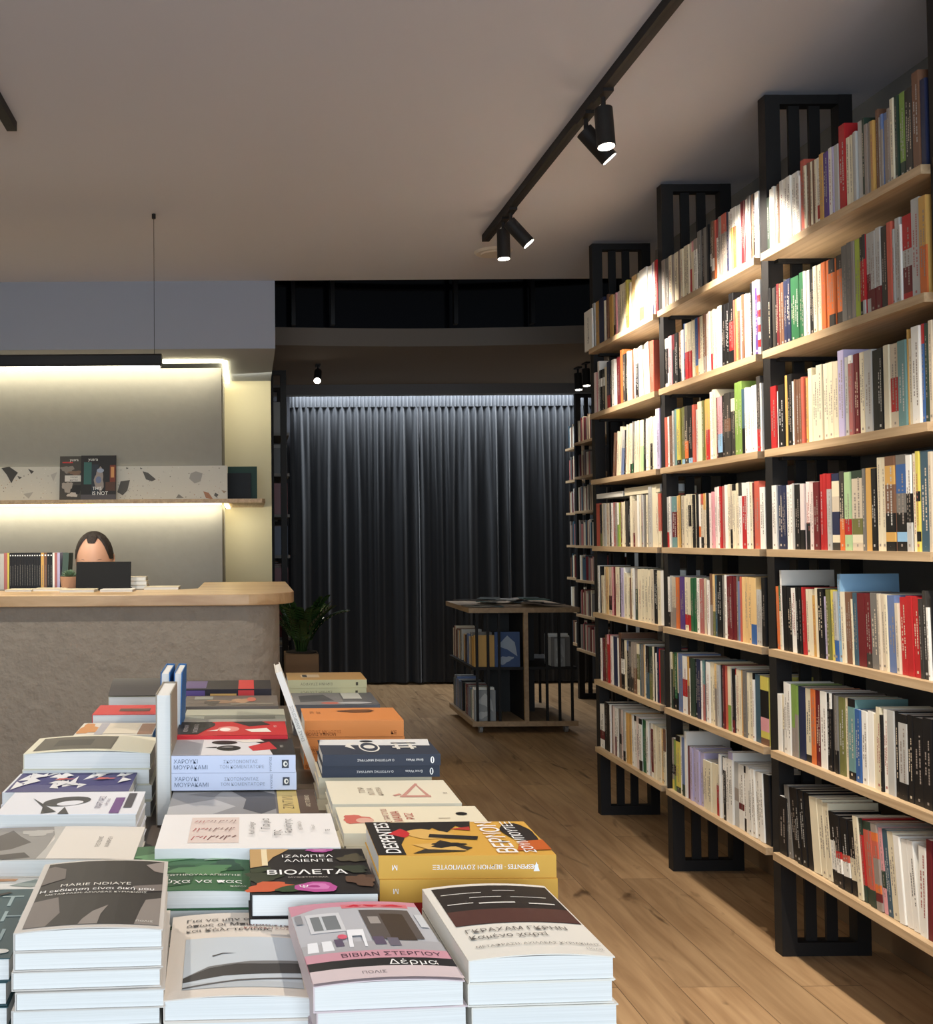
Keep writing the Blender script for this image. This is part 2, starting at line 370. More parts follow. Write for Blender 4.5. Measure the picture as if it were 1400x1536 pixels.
# every shelf: zoom origin, zoom scale, first left edge, then right edge : colour, height, ~bands (tenths, A = 10)
SHELVES = {
 (3, 0): (1120, 5, 145, "165:D- 190:w 207:w 225:w 242:B 270:w 300:w 330:w 360:w 382:w 400:w- 432:a+ 450:c 468:B 484:c 500:B 517:c 548:w~r13 578:T 613:p 640:w 655:v 690:s 738:r++ 765:c 785:c 805:s 828:s 865:s+ 885:D+ 912:K 935:K 960:T 985:B+ 1008:s 1028:u~K08 1062:K~u9A 1085:K 1115:c+ 1140:D+ 1180:Q+~D02 1215:d+ 1255:d+ 1310:B++ 1350:n+"),
 (3, 1): (1120, 5, 155, "175:k 196:d 215:k 232:m 248:B 265:B 290:n 318:n 353:G 386:G 424:G 442:w 462:w 497:k 525:c 555:c 588:o 615:o 660:o~d8A~d02 708:o~d8A~d02 750:g+ 785:g+ 808:K+ 848:L+ 872:r+~d7A~k02 893:r+~d7A~s02 930:s+~m25 970:s+~m03 1010:s+~m03 1058:d+ 1097:a+ 1115:s 1155:s+ 1168:w 1240:r+~s46~m14 1305:s++ 1365:T++~o05"),
 (3, 2): (1120, 5, 187, "228:r 242:w- 290:k 312:T+ 348:k+ 361:w 378:B 396:B 417:B 440:a 457:T 490:c+ 530:c 575:c+ 615:c+ 655:c+ 697:c+ 745:v++ 775:s+ 808:h+~w9A 845:m+ 885:c+ 945:s+ 988:k+ 1030:k+ 1075:c+ 1140:i+~r26 1205:t+ 1217:T++ 1248:c+ 1312:w++ 1335:b++~r8A 1365:D++ 1397:i++"),
 (3, 3): (1120, 5, 190, "225:w 262:n 295:n 320:w 342:w 360:s 402:k 435:e~k03 468:e~k04 498:e 545:m 572:r+ 600:r+ 635:s+~r8A 695:n+~c79~i47~n25~c12~d01 735:d+~o04 785:q+~r24~q02 868:i+~D9A~O24~c12 892:g+ 937:T+ 978:k+ 1012:c++ 1045:c++ 1120:B++~T79~k24~T12~k01 1200:g++~b69~k24~l12~k01 1245:k++~w6A~s03 1275:c++ 1305:y++~k56~k12 1370:S++ 1400:i++"),
 (3, 4): (1120, 5, 225, "245:o 260:G~c06 275:w++ 312:k 350:k 384:w 406:k 428:k 450:r 474:c 498:c 522:T- 550:c 592:k 612:v- 635:O 665:y 693:s~b03 720:l++ 750:c 795:B 810:c- 843:S 900:m 943:m~d02 998:g 1020:i 1045:i 1068:c 1130:u 1160:i- 1210:r 1258:r 1307:r 1335:d 1367:d+ 1387:w- 1400:k"),
 (3, 5): (1120, 5, 225, "258:w- 280:c-~s04 305:w+ 335:w+ 360:Q+~K04 384:Q+~K06 433:n+ 478:c+~k01 512:o+ 550:m+ 600:w+ 622:k+ 640:k+~w8A 662:d+ 688:g+~k03 735:O+ 765:c+ 818:t+~k9A~k01 860:b 905:w 950:w 975:c 1010:c+ 1025:k 1060:w+ 1115:s+ 1145:k+ 1212:s+~k9A~k02 1255:k+ 1330:k+~k01 1400:k+"),
 (3, 6): (1120, 5, 250, "310:k- 345:g+ 385:k+ 420:k+ 460:k+ 500:k+ 560:c+ 603:c+ 645:c+ 690:k~w26 735:k~r35~w24 790:k~a35~w24 840:k~c25 880:c+ 905:r+~D8A~D02 935:D+~a29 980:a+~D9A~D02 1028:K+~o89~a68~o23~m12 1060:P+~D35 1100:S+ 1150:c+ 1200:w+ 1250:w+ 1300:w+ 1360:w+ 1400:m++"),
 (2, 0): (985, 8, 65, "105:K 145:g 180:c 205:K 250:c 270:B 290:K 320:c 350:c 392:c 415:i~r05 450:c~P8A 495:w~K8A 540:g+ 570:k+ 610:g+ 632:k+ 660:d+~w35 690:B+~w24 710:a+~o04 748:w+~r7A 780:K+ 838:K+~a7A 862:n+ 890:w+ 920:y+~w7A 960:o+~w7A 990:w+ 1015:w+ 1060:m+ 1105:w+ 1140:g+ 1170:B+ 1195:k+ 1240:w+"),
 (2, 1): (985, 8, 97, "125:w~k18 150:w~k38 193:P 215:k~m7A 238:k 262:k 297:k~B3A 330:w 352:b+~n04 392:c+~r05 428:c+~r05 465:c+ 495:b+~T02 522:a+~c03 560:c+ 592:B+~K03 625:e+ 650:e+ 680:i+~r03 705:c+ 745:c+ 790:w+ 835:k+ 880:k+ 935:k++~r26 952:a+ 985:T+ 1010:B+~w8A 1030:w+ 1060:B+~a35 1095:c+ 1140:w+ 1165:k++ 1190:w++ 1225:p++~w9A 1255:w++~r12~r34~r56~r78"),
 (2, 2): (985, 8, 102, "132:a 155:w 190:B 215:s+ 248:t+ 290:y+~k01 345:O+~l01 388:d+~o14 436:k+~l01 470:a+ 500:s 545:c+ 572:O+ 600:T+ 640:T+~r05 680:w++ 712:c++ 735:m+ 785:P+~l14~k01 820:k+ 890:d+~B46 940:d+~c79 985:Q++ 1030:Q++ 1060:S+~k04 1100:w+ 1140:w+ 1180:w+ 1213:w+ 1258:d++~r03 1275:w+"),
 (2, 3): (985, 8, 122, "158:s~r03 180:w 238:m~t02~t7A 265:C 290:T 303:D 335:i 362:c 390:c 420:c~k48 440:c 465:k 485:c 498:k 530:w~o24 558:i~a8A~k02 585:i~T7A 605:c 642:k 668:e 692:P 725:e+ 757:w+ 785:r+ 818:h+ 850:w+ 882:c+ 920:i+~k03 960:c+~k9A 995:c+ 1030:w+~d8A 1092:r+~w8A 1125:w+ 1155:c+ 1180:m+ 1240:a+ 1302:w"),
 (2, 4): (985, 8, 132, "160:w~k03 188:s~K03 232:i~K04 270:o 325:p 368:c~r13 405:c~r03 440:G 480:G 515:w 558:h 585:i 610:K~B02 642:w 668:B+~K05 695:C+~O04 725:S+ 785:k+ 820:g+ 848:w+ 882:m+ 915:m+ 952:m+ 970:g+ 1008:u~u07 1028:a+ 1062:C+ 1098:C+ 1135:C+ 1195:C+~b03 1235:s- 1275:s- 1320:k+"),
 (2, 5): (985, 8, 162, "182:s+ 203:D+~c7A 220:k+~O4A 245:G+~k02 275:i+~k03 325:u+ 375:w+~r36 395:B+~T5A 412:w- 465:D+ 490:k+ 535:n+ 552:w+ 578:t+~h06 605:S+ 645:w+ 672:c+ 705:c+ 735:C+~K06 768:s+ 795:k+ 818:m+ 855:a+ 895:c+~Q04 915:s+ 940:k+~m02 965:w+~r9A 1000:c+ 1025:c+ 1045:T+ 1090:g+ 1118:c+ 1150:c+ 1165:k+ 1190:w 1255:S+ 1350:y+~k48~P24~B01"),
 (2, 6): (985, 7.68, 172, "200:K~k35~y02 225:Q~k35 270:y+~k9A~D01 300:w+ 332:u+~D02 358:w++ 390:m 420:v 450:v 475:v 500:v 545:v 590:c- 640:c- 690:c- 730:c-~r06 752:w+ 775:w+~k7A 805:k+~w8A 842:w+ 890:w++~v9A 940:s+~K46 1000:w+~m34 1030:w+~k9A~k02 1070:w+ 1110:w+ 1155:w+ 1200:w+ 1255:w+ 1320:k+"),
 (1, 0): (875, 9.6, 118, "150:s+ 215:T+ 290:n+ 308:c 330:m 352:B+ 380:T 415:T 440:c~k03 462:m 478:P 515:e 545:c+ 580:c+ 612:c+ 640:y+~O03 665:y 690:c 755:C+ 790:c 815:c+ 885:w+~a03 930:w+ 990:w+ 1020:v+~n03 1050:w+ 1085:r+"),
 (1, 1): (875, 10, 165, "198:e 220:P 248:w++ 280:k~w68 315:k~w68 350:c 392:n+~r03 435:d+ 480:w+ 503:w 550:m+ 595:o++ 630:d+ 660:k+ 695:c+ 735:c+ 755:B+ 775:e+ 820:k+~K7A 870:w+ 905:s+ 932:c 965:c+ 1000:c+ 1058:a+"),
 (1, 2): (875, 10, 440, "475:B 500:m~K8A 535:c 570:c+ 610:s~u06 640:k 665:c+ 690:c+ 715:c+~D02 745:K+~G02 765:k+ 800:c+ 830:c+ 860:c+ 905:c+~q05 948:k+ 985:w+ 1010:c+ 1040:k+~c5A 1060:c+ 1085:w+ 1112:w++ 1160:v++"),
 (1, 3): (875, 10, 185, "240:a 262:k~O03 300:c 342:s 382:i 412:k 437:w 475:h 500:K 520:w~Q05 555:L 575:m 602:c 630:c 670:d 705:k 735:c+ 770:i~m03 810:i 835:w+ 862:c+ 888:k+~K4A 915:s+ 935:g+ 965:c+ 988:k+ 1040:s++ 1100:c++ 1130:c+ 1170:a+~c03"),
 (1, 4): (875, 10, 205, "222:s- 250:w+ 272:k+ 308:c- 345:c+ 382:C+ 430:i+~k14 460:P+ 482:m+ 540:c+ 562:k+ 605:v+ 628:w+ 670:c 697:c- 712:B- 745:c+ 770:w+ 808:D+~K6A 845:c+ 882:c+ 928:c+ 975:c+ 1020:c+ 1062:i+ 1120:k+ 1165:c+ 1210:w+"),
 (1, 5): (875, 10, 267, "290:w 325:m 360:B+ 385:P+~r08 415:r+ 438:e+ 462:w+ 515:n+ 535:w+ 575:B++ 622:k+~w36 655:c+ 690:k+~u8A 725:d+~g59 765:K+~d03 810:B+~K5A 852:O+~c03~c8A 880:S+ 905:g+ 932:C+ 955:w+ 1000:S+~k5A 1055:D+~O05 1075:c+ 1095:k+ 1120:w 1145:n+ 1170:r+ 1230:d+"),
 (1, 6): (875, 9.907, 247, "310:w~m24 355:k+ 400:k+ 418:w+ 440:B+ 472:e+ 498:w+~m04 525:w+ 545:g+ 575:K+~k35 600:e+ 628:s+~k02 655:w+ 690:T+ 722:T+ 755:w+ 795:w+~k9A 845:e+ 888:w+~k9A~k02 950:G+ 985:w+ 1020:s+ 1060:w+~m19 1100:c+ 1140:c+ 1175:c+ 1210:C+ 1245:c+~B6A"),
}
ORD = ['first', 'second', 'third', 'fourth', 'fifth', 'sixth', 'seventh', 'eighth', 'ninth', 'tenth', 'eleventh', 'twelfth', 'thirteenth', 'fourteenth', 'fifteenth', 'sixteenth', 'seventeenth',
       'eighteenth', 'nineteenth', 'twentieth', 'twenty-first', 'twenty-second', 'twenty-third', 'twenty-fourth', 'twenty-fifth', 'twenty-sixth', 'twenty-seventh', 'twenty-eighth', 'twenty-ninth',
       'thirtieth', 'thirty-first', 'thirty-second', 'thirty-third', 'thirty-fourth', 'thirty-fifth', 'thirty-sixth', 'thirty-seventh', 'thirty-eighth', 'thirty-ninth', 'fortieth', 'forty-first', 'forty-second', 'forty-third', 'forty-fourth', 'forty-fifth']
SHN = ['top', 'second', 'third', 'middle', 'fifth', 'sixth', 'bottom']
BAYN = {3: 'nearest bay', 2: 'second bay', 1: 'farthest bay', 0: 'last bay'}
rnd = random.Random(3)
allb = []
BX = 1.7665
for (bay, row), (x0, sc, left, txt) in SHELVES.items():
    z = SZ[6-row]+ST; ys = [solve_y(x0+left/sc, BX, z)]; recs = []
    for tok in txt.split():
        e_, body = tok.split(':'); ys.append(solve_y(x0+float(e_)/sc, BX, z))
        parts = body.split('~'); code = parts[0][0]; ht = parts[0][1:]
        bands = [(p[0], int(p[1], 16)/10, int(p[2], 16)/10) for p in parts[1:]]
        recs.append([code, ht, bands])
    # keep the row inside its bay
    yl = FY0-(3-bay+ (0)) *0
    top = FY0-(bay-1)*FP-.001; bot = FY0-bay*FP+FT+.001
    k1 = min(ys[0], top); k0 = max(ys[-1], bot); a, b = ys[0], ys[-1]
    ys = [k0+(y-b)*(k1-k0)/(a-b) for y in ys]
    for i, (code, ht, bands) in enumerate(recs):
        T = ys[i]-ys[i+1]-.0004
        H = HT[ht]*rnd.uniform(.985, 1.015); D = min(.24, H*.67)
        p1 = proj((BX, ys[i], z)); p2 = proj((BX, ys[i+1], z+H))
        area = abs(p2[0]-p1[0])*abs(p1[1]-p2[1]) if p1[0] < 1398 else 0
        allb.append(dict(bay=bay, row=row, i=i, n=len(recs), code=code, ht=ht, bands=bands, T=T, H=H, D=D, y=ys[i+1]+.0002, z=z, area=area,
                         prev=recs[i-1][0] if i else None, nxt=recs[i+1][0] if i+1 < len(recs) else None, x=BX+rnd.uniform(-.002, .005)))
rank = sorted(allb, key=lambda b: -b['area']); big = {id(b) for b in rank[:300]}
used = {}
for b in allb:
    if id(b) not in big: continue
    n1 = NAMES[b['code']]; thick = 'thick ' if b['T'] > .034 else ('slim ' if b['T'] < .012 else ''); tall = 'tall ' if b['ht'] == '++' else ('short ' if b['ht'][:1] == '-' else '')
    pl = f"{SHN[b['row']]} shelf, {BAYN[b['bay']]}"
    nb = [NAMES[b[k]] for k in ('prev', 'nxt') if b[k]]
    if b['prev'] is None: mid = 'against the far black post'
    elif b['nxt'] is None: mid = 'against the near black post'
    elif nb[0] == nb[1]: mid = f'between two {nb[0]} ones'
    else: mid = f'between {nb[0]} and {nb[1]} ones'
    b['lab'] = f"{tall or thick}{n1} book {mid}, {pl}"; b['lab2'] = f"{tall or thick}{n1} book, {ORD[b['i']]} from the far post on the {SHN[b['row']]} shelf, {BAYN[b['bay']]}"
    used[b['lab']] = used.get(b['lab'], 0)+1
rest = MB()
for b in allb:
    lean = 0
    if b['row'] == 6 and b['bay'] == 3 and 0 < b['i'] < 24: lean = -.10
    if b['row'] == 2 and b['bay'] == 1: lean = .13*(1-b['i']/22)
    if b['row'] == 6 and b['bay'] == 2 and b['i'] >= 26: lean = -.05
    if b['row'] == 4 and b['bay'] == 3: lean = -.03
    if b['row'] == 1 and b['bay'] == 1 and 20 <= b['i'] <= 23: lean = -.05
    cov, pg, pr_ = book_mbs(b['T'], b['H'], b['D'], b['code'], b['bands'], rnd)
    # lean about the Y foot of the book: positive leans the top towards the camera
    R = Matrix.Rotation(lean, 4, 'X')
    if id(b) in big:
        t = thing('paperback_book', b['lab'] if used[b['lab']] == 1 else b['lab2'], 'book', (b['x'], b['y'], b['z']), 'books on the %s shelf of the %s' % (SHN[b['row']], BAYN[b['bay']]))
        t.rotation_euler.x = lean
        if lean: t.location.z += (b['T']*abs(math.sin(lean)) if lean < 0 else 0)+.0002
        cov.build('cover', t); pg.build('page_block', t)
        if pr_: pr_.build('spine_print', t)
    else:
        M = Matrix.Translation((b['x'], b['y'], b['z']+(b['T']*abs(math.sin(lean)) if lean < 0 else 0))) @ R
        for q in (cov, pg, pr_):
            if not q: continue
            n_ = len(rest.v); rest.v += [tuple(M @ Vector(v)) for v in q.v]
            mi = [rest.mi(m) for m in q.mats]
            for f, m in zip(q.f, q.m): rest.f.append([n_+i for i in f]); rest.m.append(mi[m])
# the sliver of the bay beside the photographer
for row in range(7):
    y = FY0-3*FP-.03
    while y > FY0-4*FP+FT+.05:
        T = rnd.uniform(.012, .035); code = rnd.choice('wwcciskdrmnoSBT'); H = rnd.uniform(.19, .235)
        cov, pg, pr_ = book_mbs(T, H, .15, code, [], rnd, False); y -= T+.0005
        M = Matrix.Translation((BX, y, SZ[6-row]+ST))
        for q in (cov, pg):
            n_ = len(rest.v); rest.v += [tuple(M @ Vector(v)) for v in q.v]; mi = [rest.mi(m) for m in q.mats]
            for f, m in zip(q.f, q.m): rest.f.append([n_+i for i in f]); rest.m.append(mi[m])
o = rest.build('shelved_books'); tag(o, 'slimmer and farther book spines filling out the oak shelves of the wall bookcase', 'books', None, 'stuff')


# ------------------------------------------------------------------ flat books on the display table
TZ = .92
ARTM = {}
def am(rgb, rough=.5):
    k = tuple(rgb)+(rough,)
    if k not in ARTM: ARTM[k] = mat('cover_ink_%02x%02x%02x' % tuple(rgb)+('' if rough == .5 else '_%d' % int(rough*100)), rgb, rough, spec=.25)
    return ARTM[k]
def col(c): return pm(c) if isinstance(c, str) else am(c)
def strips(pts, N_=10):
    """a polygon in u, v cut into upright strips, so that it can follow a bowed cover"""
    def clip(P, c, sg):
        o_ = []
        for i in range(len(P)):
            a, b = P[i-1], P[i]; ia, ib = (a[0]-c)*sg >= 0, (b[0]-c)*sg >= 0
            if ia != ib: t = (c-a[0])/(b[0]-a[0]); o_.append((c, a[1]+(b[1]-a[1])*t))
            if ib: o_.append(b)
        return o_
    out = []
    for k in range(N_):
        q = clip(pts, k/N_, 1)
        if q: q = clip(q, (k+1)/N_, -1)
        if len(q) > 2: out.append(q)
    return out
def put_art(mb, art, tf, w, d, h0=.0004, bowed=False):
    """art on a w x d surface; tf maps (x, y, height above surface) to local space"""
    h = h0
    for a in art:
        h += .00008
        if a[0] == 'r':
            _, c, u0, v0, u1, v1 = a; mb.grid(lambda s, t: tf((u0+(u1-u0)*s)*w, (v0+(v1-v0)*t)*d, h), 6, 1, col(c))
        elif a[0] == 'p':
            _, c, pts = a
            for q in (strips(pts) if bowed else [pts]): mb.face([tf(u*w, v*d, h) for u, v in q], col(c))
        elif a[0] == 'e':
            _, c, cu, cv, ru, rv = a[:6]; rt = a[6] if len(a) > 6 else 0; wob = a[7] if len(a) > 7 else 0; N_ = 22
            pts = []
            for i in range(N_):
                t = 2*math.pi*i/N_; k = 1+wob*math.sin(t*3+cu*20)+wob*.6*math.sin(t*7+cv*11)
                x, y = ru*w*math.cos(t)*k, rv*d*math.sin(t)*k; pts.append((cu+(x*math.cos(rt)-y*math.sin(rt))/w, cv+(x*math.sin(rt)+y*math.cos(rt))/d))
            for q in (strips(pts) if bowed else [pts]): mb.face([tf(u*w, v*d, h) for u, v in q], col(c))
        elif a[0] == 't':
            _, c, s, cu, cv, size, rot = a[:7]; al = a[7] if len(a) > 7 else 'C'
            me, xa, xb, ya, yb = text_mesh(s); sc = size/.72
            ca, sa = round(math.cos(math.radians(rot)), 6), round(math.sin(math.radians(rot)), 6)
            ox = {'C': (xa+xb)/2, 'L': xa, 'R': xb}[al]; oy = .36
            def g(p):
                x, y = (p.x-ox)*sc, (p.y-oy)*sc
                return tf(cu*w+x*ca-y*sa, cv*d+x*sa+y*ca, h)
            mb.add_mesh(me, g, col(c))
def flat_book(label, loc, w, d, th, base, side='S', art=(), spine=(), bow=0, rz=0, group=None, parts=True, cat='book', name='book', spine_col=None, pg=None):
    """side: which edge faces the camera (S spine, P pages)"""
    t = thing(name, label, cat, loc, group, rz)
    B = col(base); cv = MB(); c_ = .0011; sp = col(spine_col) if spine_col is not None else B
    bw = lambda x, y: bow*4*(x/w)*(1-x/w) if bow else 0
    cv.box((0, 0, 0), (w, d, c_), B)
    if side == 'S': cv.box((0, 0, c_), (w, c_, th-c_), sp)
    elif side == 'L': cv.box((0, 0, c_), (c_, d, th-c_), sp)
    elif side == 'N': cv.box((0, d-c_, c_), (w, d, th-c_), sp)
    else: cv.box((0, 0, c_), (c_, d, th-c_), sp)
    n_ = 10
    top = lambda x, y, h: (x, y, th+bw(x, y)+h)
    cv.grid(lambda s, t_: top(s*w, t_*d, 0), n_, 1, B); cv.grid(lambda s, t_: top(s*w, t_*d, -c_), n_, 1, B)
    cv.grid(lambda s, t_: top(s*w, 0, -c_*t_), n_, 1, B); cv.grid(lambda s, t_: top(s*w, d, -c_*t_), n_, 1, B)
    cv.grid(lambda s, t_: top(w, s*d, -c_*t_), 1, 1, B)
    cv.build('cover', t, fix=True)
    p = MB(); i_ = .0016; pm_ = MATS['pages'] if pg is None else pg
    z1 = lambda x: th-c_-.0001+(bw(x, 0) if bow else 0)
    y0, y1 = (c_+.0002, d-i_) if side == 'S' else (i_, d-i_); x0, x1 = (i_, w-i_) if side in 'SN' else (c_+.0002, w-i_)
    p.grid(lambda s, t_: (x0+(x1-x0)*s, y0, c_+.0002+(z1(x0+(x1-x0)*s)-bow*.3*4*s*(1-s)-c_)*t_), n_, 1, pm_)
    p.grid(lambda s, t_: (x0+(x1-x0)*s, y1, c_+.0002+(z1(x0+(x1-x0)*s)-c_)*t_), n_, 1, pm_)
    p.grid(lambda s, t_: (x0, y0+(y1-y0)*s, c_+.0002+(z1(x0)-c_)*t_), 1, 1, pm_); p.grid(lambda s, t_: (x1, y0+(y1-y0)*s, c_+.0002+(z1(x1)-c_)*t_), 1, 1, pm_)
    p.build('page_block', t, fix=True)
    if art:
        m = MB(); put_art(m, art, top, w, d, bowed=bow > 0); m.build('cover_print', t)
    if spine:
        m = MB(); put_art(m, spine, lambda x, y, h: (x, -h, y), w, th); m.build('spine_print', t)
    return t
POS = ['top of its pile', 'second down in pile', 'third down in pile', 'fourth down in pile', 'fifth down in pile', 'sixth down in pile', 'seventh down in pile']
jr = random.Random(11)
def stack(desc, where, X, Y, zt, w, d, th, base, side='S', art=(), spine=(), bow=0, rz=0, floor_z=TZ, nmax=9, **k):
    n_ = max(1, min(nmax, round((zt-floor_z)/th))); t2 = (zt-floor_z)/n_ if n_ < nmax else th
    for i in range(n_):
        z = zt-(i+1)*t2; j = 0 if i == 0 else 1
        lab = f'{desc}, {POS[i]}' if n_ > 1 else f'{desc} {where}'
        flat_book(lab, (X+j*jr.uniform(-.003, .003), Y+j*jr.uniform(-.002, .003), z+.0002), w, d, t2-.0005, base, side, art if i == 0 else (), spine if (side == 'S') else (), bow if i == 0 else 0,
                  rz+j*jr.uniform(-.008, .008), group=f'{desc}, pile {where}' if n_ > 1 else None, **k)
def nl(u, v, z): p = at(u, v, Z=z); return p.x, p.y
def nr(u, v, z, w): p = at(u, v, Z=z); return p.x-w, p.y

tb = thing('display_table', 'long dark-topped display table in the foreground covered with piles of books', 'table', (-.12, 1.9, 0))
TOPM = wood('dark_walnut_table_top', (84, 70, 58), (112, 94, 78), .45, (30, 3, 30))
mb = MB(); mb.box((-.225, -1.025, TZ-.035), (.462, 1.06, TZ), TOPM); mb.build('tabletop', tb, bevel=.003)
for sx in (-.19, .42):
    for sy in (-.97, 1.0): mb = MB(); mb.box((sx-.03, sy-.03, 0), (sx+.03, sy+.03, TZ-.035), BLACK); mb.build('leg', tb)
mb = MB(); mb.box((-.16, -.94, .2), (.38, .97, .225), TOPM); mb.build('lower_shelf', tb)

dk = (46, 41, 39); bg = (186, 178, 168)
# --- front row
x, y = nl(20, 1400, 1.03)
stack('white-edged paperback with a smoky dark cover photograph', 'at the near left', x, y, 1.03, .141, .205, .0183, (206, 198, 188), 'P', art=[
    ('r', dk, .05, .035, .97, .975), ('p', (120, 110, 104), [(.05, .035), (.2, .035), (.27, .2), (.22, .42), (.05, .38)]), ('p', (140, 130, 122), [(.8, .035), (.97, .035), (.97, .40), (.86, .36), (.83, .22)]),
    ('p', (140, 130, 122), [(.42, .035), (.55, .035), (.56, .16), (.6, .28), (.5, .2), (.44, .1)]), ('p', (150, 138, 130), [(.83, .9), (.97, .975), (.97, .78), (.9, .8)]), ('p', (110, 100, 94), [(.05, .62), (.22, .7), (.2, .86), (.1, .92), (.05, .9)]),
    ('p', (120, 110, 104), [(.75, .55), (.97, .6), (.97, .5), (.8, .47)]),
    ('t', 'w', 'MARIE NDIAYE', .47, .59, .0082, 0), ('t', 'W', '*Η εκδίκηση είναι δική μου', .49, .515, .0072, 0), ('t', 'w', 'ΜΕΤΑΦΡΑΣΗ: ΑΧΙΛΛΕΑΣ ΚΥΡΙΑΚΙΔΗΣ', .49, .46, .0042, 0), ('t', 'w', 'ΠΟΛΙΣ', .87, .07, .004, 0)], bow=.004, rz=.055)
x, y = nr(13, 1441, .99, .14)
tl = (58, 84, 88)
stack('teal paperback with large white capitals', 'cut off at the near left corner', x, y, .99, .14, .2, .0225, tl, 'P', art=[
    ('t', (150, 170, 170), 'Τ', .80, .80, .032, 0), ('t', (150, 170, 170), 'Η', .88, .56, .03, 0), ('t', (150, 170, 170), 'Ι', .86, .30, .03, 0), ('e', 'w', .9, .08, .07, .03), ('p', dk, [(.2, .7), (.75, .95), (.78, .93), (.25, .66)])], rz=.05)
x, y = nl(245, 1501, .962)
stack('cream paperback with a pale sky and dark ridge painting', 'in the near row', x, y, .962, .143, .215, .021, (222, 210, 196), 'P', art=[
    ('r', (196, 202, 206), .12, .08, .95, .66), ('r', (186, 190, 192), .12, .08, .95, .14), ('p', (66, 62, 60), [(.12, .2), (.3, .29), (.5, .33), (.7, .33), (.95, .35), (.95, .24), (.7, .22), (.4, .2), (.12, .15)]),
    ('p', (120, 118, 116), [(.12, .2), (.3, .31), (.6, .36), (.95, .38), (.95, .35), (.7, .33), (.5, .33), (.3, .29)]), ('p', (92, 88, 86), [(.12, .1), (.5, .155), (.95, .19), (.95, .175), (.5, .14), (.12, .085)]),
    ('p', (80, 74, 70), [(.32, .43), (.4, .46), (.5, .455), (.4, .448), (.33, .42)]),
    ('t', (70, 64, 60), 'Για να μην αποτύχουμε', .12, .90, .0088, 0, 'L'), ('t', (70, 64, 60), 'όπως οι Μπιόρλινγκ', .12, .83, .0088, 0, 'L'), ('t', (70, 64, 60), 'και Κάλστενιους', .12, .76, .0088, 0, 'L'),
    ('t', (150, 100, 90), 'ΔΗΜΗΤΡΗΣ', .93, .82, .006, 0, 'R'), ('t', (150, 100, 90), 'ΚΑΡΑΚΙΤΣΟΣ', .93, .775, .006, 0, 'R')], bow=.004, rz=.03)
x, y = nl(470, 1480, .993)
pk = (204, 142, 158); wl = (186, 186, 190)
stack('pink paperback with a cafe-front photograph', 'in the near row', x, y, .993, .141, .2, .0235, (214, 196, 196), 'P', art=[
    ('r', pk, .0, .13, 1, 1), ('r', wl, .0, .31, 1, .93), ('p', pk, [(0, .85), (.22, .93), (.22, 1), (0, 1)]), ('r', (214, 120, 128), .40, .90, .92, .955), ('e', (198, 40, 60), .5, .93, .05, .014, .1, .3), ('e', (198, 40, 60), .63, .93, .05, .012, -.1, .3), ('e', (198, 40, 60), .8, .93, .07, .013, .05, .3),
    ('r', (210, 210, 212), .10, .58, .36, .84), ('r', (120, 124, 126), .13, .61, .33, .80), ('r', (200, 204, 206), .2, .61, .22, .8), ('r', (92, 84, 80), .52, .46, .90, .86), ('r', (70, 58, 50), .66, .44, .84, .80), ('r', (160, 152, 146), .56, .66, .64, .76),
    ('r', (206, 208, 210), .93, .62, .99, .80), ('r', (140, 140, 144), .02, .72, .07, .84), ('r', (172, 170, 172), 0, .31, 1, .43),
    ('p', (236, 236, 238), [(.03, .34), (.05, .46), (.12, .46), (.11, .34)]), ('p', (236, 236, 238), [(.14, .34), (.15, .46), (.22, .46), (.22, .34)]), ('e', (216, 96, 116), .31, .50, .035, .03), ('r', (96, 84, 104), .24, .38, .30, .47), ('r', (96, 84, 104), .52, .38, .6, .48),
    ('p', (238, 238, 240), [(.33, .36), (.36, .58), (.48, .58), (.46, .36), (.44, .36), (.45, .5), (.38, .5), (.36, .36)]), ('r', (110, 104, 116), .62, .36, .70, .46), ('r', (206, 150, 162), .0, .215, 1, .31), ('r', (38, 36, 38), 0, .125, 1, .215), ('r', (214, 196, 196), 0, 0, 1, .125),
    ('t', (84, 60, 70), 'ΒΙΒΙΑΝ ΣΤΕΡΓΙΟΥ', .94, .262, .0085, 0, 'R'), ('t', 'W', 'Δέρμα', .88, .165, .0115, 0, 'R'), ('t', (130, 118, 118), 'ΠΟΛΙΣ', .42, .06, .0055, 0)], bow=.004, rz=.075)
x, y = nl(703, 1441, 1.008)
stack('cream paperback with black and maroon painted bands', 'at the near right', x, y, 1.008, .139, .195, .0225, (228, 222, 210), 'P', art=[
    ('r', (44, 38, 36), .06, .40, .985, .96), ('r', (84, 52, 46), .06, .405, .985, .60), ('r', 'w', .10, .845, .42, .853), ('r', 'w', .52, .87, .7, .876), ('r', 'w', .3, .772, .55, .78), ('r', 'w', .62, .765, .9, .772), ('r', 'w', .1, .69, .3, .70), ('r', 'w', .34, .675, .62, .69), ('r', 'w', .72, .66, .92, .675),
    ('t', (110, 104, 98), 'ΓΚΡΑΧΑΜ ΓΚΡΗΝ', .10, .315, .0088, 0, 'L'), ('t', (90, 84, 78), 'Καμένο χαρτί', .10, .235, .0088, 0, 'L'), ('t', (130, 124, 116), 'ΜΕΤΑΦΡΑΣΗ: ΑΧΙΛΛΕΑΣ ΚΥΡΙΑΚΙΔΗΣ', .10, .12, .0048, 0, 'L'), ('t', (150, 144, 136), 'ΠΟΛΙΣ', .9, .06, .004, 0)], bow=.0045, rz=.05)
